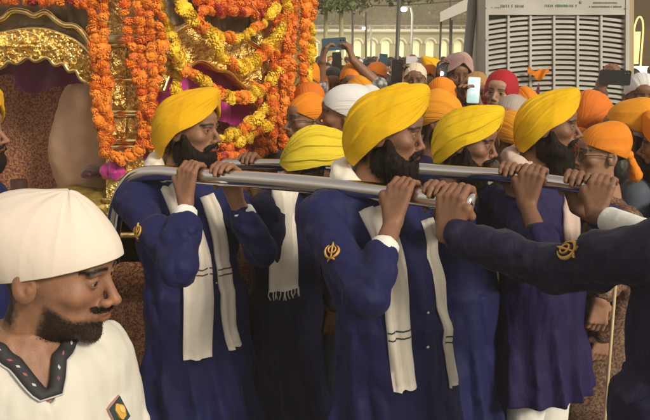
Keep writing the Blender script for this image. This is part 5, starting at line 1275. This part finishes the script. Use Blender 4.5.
phone(337, 61, 6.85, .078, .155, 2, -4, PHB, 'black phone held upright just below the blue phone')
person('man in a cream cap raising a phone left of the bold dark pole', 384, 84, 7.8, 185, 'cap', WCL, GARB[3], T2, 0, beard=1, arms=[('R', W(378, 92, 7.6), W(381, 71, 7.5), (.1, 0, 1), (.5, .8, .2), .8, .5)])
phone(383, 62, 7.45, .078, .155, -3, 5, PHBL, 'small dark blue phone held up left of the bold dark pole')
person('person in an amber turban holding a phone up right of the bold dark pole', 410, 78, 8.6, 178, 'turban', ORA2, GARB[1], T1, 0, beard=1, arms=[('L', W(417, 88, 8.4), W(415, 68, 8.3), (-.1, 0, 1), (-.5, .8, .2), .8, .5)])
phone(413.5, 60, 8.25, .155, .078, 3, 2, PHW, 'small white phone held sideways right of the bold dark pole')
person('woman in a cream shawl between the bamboo poles and the dark pole', 362, 84, 6.3, 200, 'shawl', CRM, GARB[7], (.36, .2, .13))
person('child sized figure in a peaked orange kerchief beside the garland column', 316, 92, 5.2, 165, 'kerchief', ORA, GARB[4], T1)
t = Thing('staff', 'slim ivory staff standing upright below the dark sleeve', 'staff', (W(611, 330, 2.9)[0], W(611, 330, 2.9)[1], 0))
p = W(611, 330, 2.9); V, F = tube3(np.array([(p[0], p[1], 0), (p[0]+.004, p[1], 1.02)]), .006, 10); t.part('shaft', V, F, mat('ivory_wood', (.50, .40, .22), .4)); V, F = sphere((p[0]+.004, p[1], 1.03), (.012, .018, .018)); t.part('knob', V, F, BRASS)
# ------------------------------------------------------------------ far crowd
def lowbody(): 
    f = lambda P: torso_sdf([((s*.165, -.045, -.145), (s*.205, -.06, -.42), (s*.19, .02, -.64)) for s in (-1, 1)])(P)
    V1, F1 = HEAD_L; V2, F2 = TORSO_CACHE['body']; V3, F3 = snet(fb_low, (-.3, -.25, -1.46), (.3, .2, .0), .04, .03); return joinm([(V1, F1), (V3, F3)])
def fb_low(P):
    d_ = cap(P, (0, -.045, -.1), (0, -.045, -.6), .09, .11)
    for sg in (-1, 1): d_ = smin(d_, cap(P, (sg*.09, -.045, -.62), (sg*.09, -.045, -1.36), .08, .06), .03); d_ = smin(d_, cap(P, (sg*.205, -.05, -.5), (sg*.19, .03, -.72), .04, .035), .02)
    return d_
VB_, FB_ = lowbody(); TN = [(.30, .17, .11), (.20, .11, .07), (.36, .22, .15)]
BM = [mesh('person', VB_+np.array((0, 0, 1.42)), FB_, SKIN, head_color(VB_, tn, .5)) for tn in TN]
al = [((s*.165, -.045, -.145), (s*.205, -.06, -.42), (s*.19, .02, -.64)) for s in (-1, 1)]
VC_, FC_ = snet(torso_sdf(al), (-.32, -.28, -1.25), (.32, .25, .0), .03, .03)
CM = [mesh('clothes', VC_+np.array((0, 0, 1.42)), FC_, m) for m in GARB]
def lowhw(nm): 
    V, *r = HW[nm]; return V, r[0]
PL = patka(nphi=90, ns=26); PK = cover(lambda P: ell(P, (0, -.012, .155), (.092, .112, .102)), (0, -.005, .15), lambda x, y: .155-.4*(.10-y), 90, 26, lambda P, c: noise(P*22, 5)*.03)
TL = turban(nphi=110, ns=34, amp=.09, nl=4); HL = snet(lambda P: smax(ell(P, (0, -.018, .152), (.083, .104, .094)), -ell(P, (0, .11, .08), (.07, .10, .095)), .005), (-.12, -.15, -.02), (.12, .13, .28), .014)
SL_ = snet(lambda P: smax(smin(ell(P, (0, -.02, .13), (.094, .113, .118)), ell(P, (0, -.02, -.08), (.14, .11, .13)), .06), -ell(P, (0, .11, .085), (.058, .09, .092)), .008), (-.25, -.2, -.28), (.25, .2, .3), .018)
HWL = []
for nm, (V, F, *r), ms in (('headcloth', PL, [ORA, ORA2, WCL, ORA3]), ('kerchief', PK, [ORA, WCL, BLK]), ('turban', TL, [YEL2, ORA3, BLU, CRM, MAR]), ('hair', HL, [HAIR]), ('headscarf', SL_, [RED, CRM, GRY, TEA, PNK])):
    for m in ms: HWL.append((nm, mesh(nm, V+np.array((0, 0, 1.42)), F, m, uv=V[:, :2]*8), m.name))
wts = {'hair': 15.0, 'headcloth': 1.7, 'kerchief': 1.2, 'turban': 1.0, 'headscarf': 1.0}
CN = {'cloth_orange': 'orange', 'cloth_amber': 'amber', 'cloth_white': 'white', 'cloth_deep_orange': 'deep orange', 'cloth_black': 'black', 'turban_amber': 'amber', 'cloth_blue': 'dark blue', 'cloth_cream': 'cream', 'cloth_maroon': 'maroon', 'cloth_red': 'red', 'cloth_grey': 'grey', 'cloth_teal': 'teal', 'cloth_dusty_pink': 'dusty pink', 'hair': 'dark'}
rr = random.Random(5); spots = []; tries = 0
while len(spots) < 270 and tries < 60000:
    tries += 1
    px = rr.choice([rr.uniform(285, 486), rr.uniform(285, 486), rr.uniform(285, 486), rr.uniform(486, 690)]); Y = 7.4+(rr.random()**2.1)*45
    x = onY(px, 60, Y)[0]
    if abs(x) > .36*Y+.6 or (px > 486 and Y > 26): continue
    if px > 472 and Y < 7.2: continue
    if min((x-a[0])**2+(Y-a[1])**2 for a in NAMED) < .40**2 or abs(x-onY(467, 50, 5.9)[0])+abs(Y-5.9) < .3: continue
    if x > onY(630, 0, 11)[0]-.4 and Y > 10.4: continue
    if all((x-a)**2+(Y-b)**2 > (.42+.005*Y)**2 for a, b in spots) and abs(x-onY(399, 50, 10)[0])+abs(Y-10) > .3: spots.append((x, Y))
spots.sort(key=lambda s: s[1])
for i, (x, Y) in enumerate(spots):
    nm, hmesh, mn = rr.choices(HWL, [wts[h[0]]/(1 if h[0] == 'hair' else 3) for h in HWL])[0]; ci = rr.randrange(len(CM)); bi = rr.randrange(3)
    k = rr.uniform(.93, 1.07); yw = rr.choice([180, 180, 0, 90, -90, 150, 210])+rr.uniform(-30, 30)
    facing = 'facing the camera' if math.cos(math.radians(yw)) < -.5 else ('turned away' if math.cos(math.radians(yw)) > .5 else ('facing left' if math.sin(math.radians(yw)) > 0 else 'facing right'))
    zone = 'far back' if Y > 28 else ('mid-way' if Y > 15 else 'foremost')
    lab = '%s in crowd, %s %s, %s clothes, %s' % (zone, CN[mn], nm, GARB[ci].name.split('_')[1], facing) if nm != 'hair' else '%s in crowd, bare dark hair, %s clothes, %s' % (zone, GARB[ci].name.split('_')[1], facing)
    o = link('person', BM[bi], None, (x, Y, 0)); o.scale = (k, k, k); o.rotation_euler = (0, 0, math.radians(yw)); tag(o, lab, 'person', 'distant crowd before the arches')
    link('clothes', CM[ci], o); link(nm, hmesh, o)
# ------------------------------------------------------------------ light
w = bpy.data.worlds.new('World'); sc.world = w; w.use_nodes = True; nt = w.node_tree
bg = nt.nodes['Background']; sky = nt.nodes.new('ShaderNodeTexSky'); sky.sky_type = 'NISHITA'; sky.sun_disc = False
SUN = nrm((.60, -.64, .50))
sky.sun_elevation = math.asin(SUN[2]); sky.sun_rotation = math.atan2(SUN[0], SUN[1])
nt.links.new(sky.outputs[0], bg.inputs[0]); bg.inputs[1].default_value = .03
b2 = nt.nodes.new('ShaderNodeBackground'); b2.inputs[0].default_value = (.40, .33, .24, 1); b2.inputs[1].default_value = .78
ad = nt.nodes.new('ShaderNodeAddShader'); nt.links.new(bg.outputs[0], ad.inputs[0]); nt.links.new(b2.outputs[0], ad.inputs[1])
tcw = nt.nodes.new('ShaderNodeTexCoord'); sx = nt.nodes.new('ShaderNodeSeparateXYZ'); nt.links.new(tcw.outputs['Generated'], sx.inputs[0])
rw = nt.nodes.new('ShaderNodeValToRGB'); mrw = nt.nodes.new('ShaderNodeMapRange'); mrw.inputs['From Min'].default_value = -1; mrw.inputs['From Max'].default_value = 1; nt.links.new(sx.outputs['Z'], mrw.inputs['Value']); nt.links.new(mrw.outputs[0], rw.inputs[0])
e = rw.color_ramp.elements; e[0].position = .0; e[0].color = (.05, .04, .03, 1); e[1].position = 1; e[1].color = (.34, .30, .25, 1)
for ps, cl in ((.46, (.08, .065, .05)), (.56, (.30, .25, .18)), (.70, (.85, .72, .55)), (.80, (.60, .52, .42))):
    q = e.new(ps); q.color = (*cl, 1)
nt.links.new(rw.outputs[0], b2.inputs[0])
nt.links.new(ad.outputs[0], nt.nodes['World Output'].inputs[0])
sl = bpy.data.lights.new('sun', 'SUN'); sl.energy = 2.8; sl.angle = math.radians(15); sl.color = (1, .88, .70)
so = bpy.data.objects.new('sun', sl); COL.objects.link(so); so.rotation_euler = Vector(SUN).to_track_quat('Z', 'Y').to_euler()
sc.view_settings.view_transform = 'Standard'; sc.view_settings.look = 'None'; sc.view_settings.gamma = 1; sc.view_settings.use_curve_mapping = False
sc.view_settings.exposure = .28

HAZE = True
if HAZE:
    hm = bpy.data.materials.new('haze'); hm.use_nodes = True; hn = hm.node_tree; hn.nodes.clear(); ho = hn.nodes.new('ShaderNodeOutputMaterial'); hv = hn.nodes.new('ShaderNodeVolumePrincipled'); hv.inputs['Color'].default_value = (.86, .76, .54, 1); hv.inputs['Density'].default_value = .0085; hn.links.new(hv.outputs[0], ho.inputs['Volume'])
    V, F = boxm((0, 40, 4.5), (240, 140, 11)); tag(link('haze', mesh('haze', V, F, hm, smooth=False)), kind='stuff')
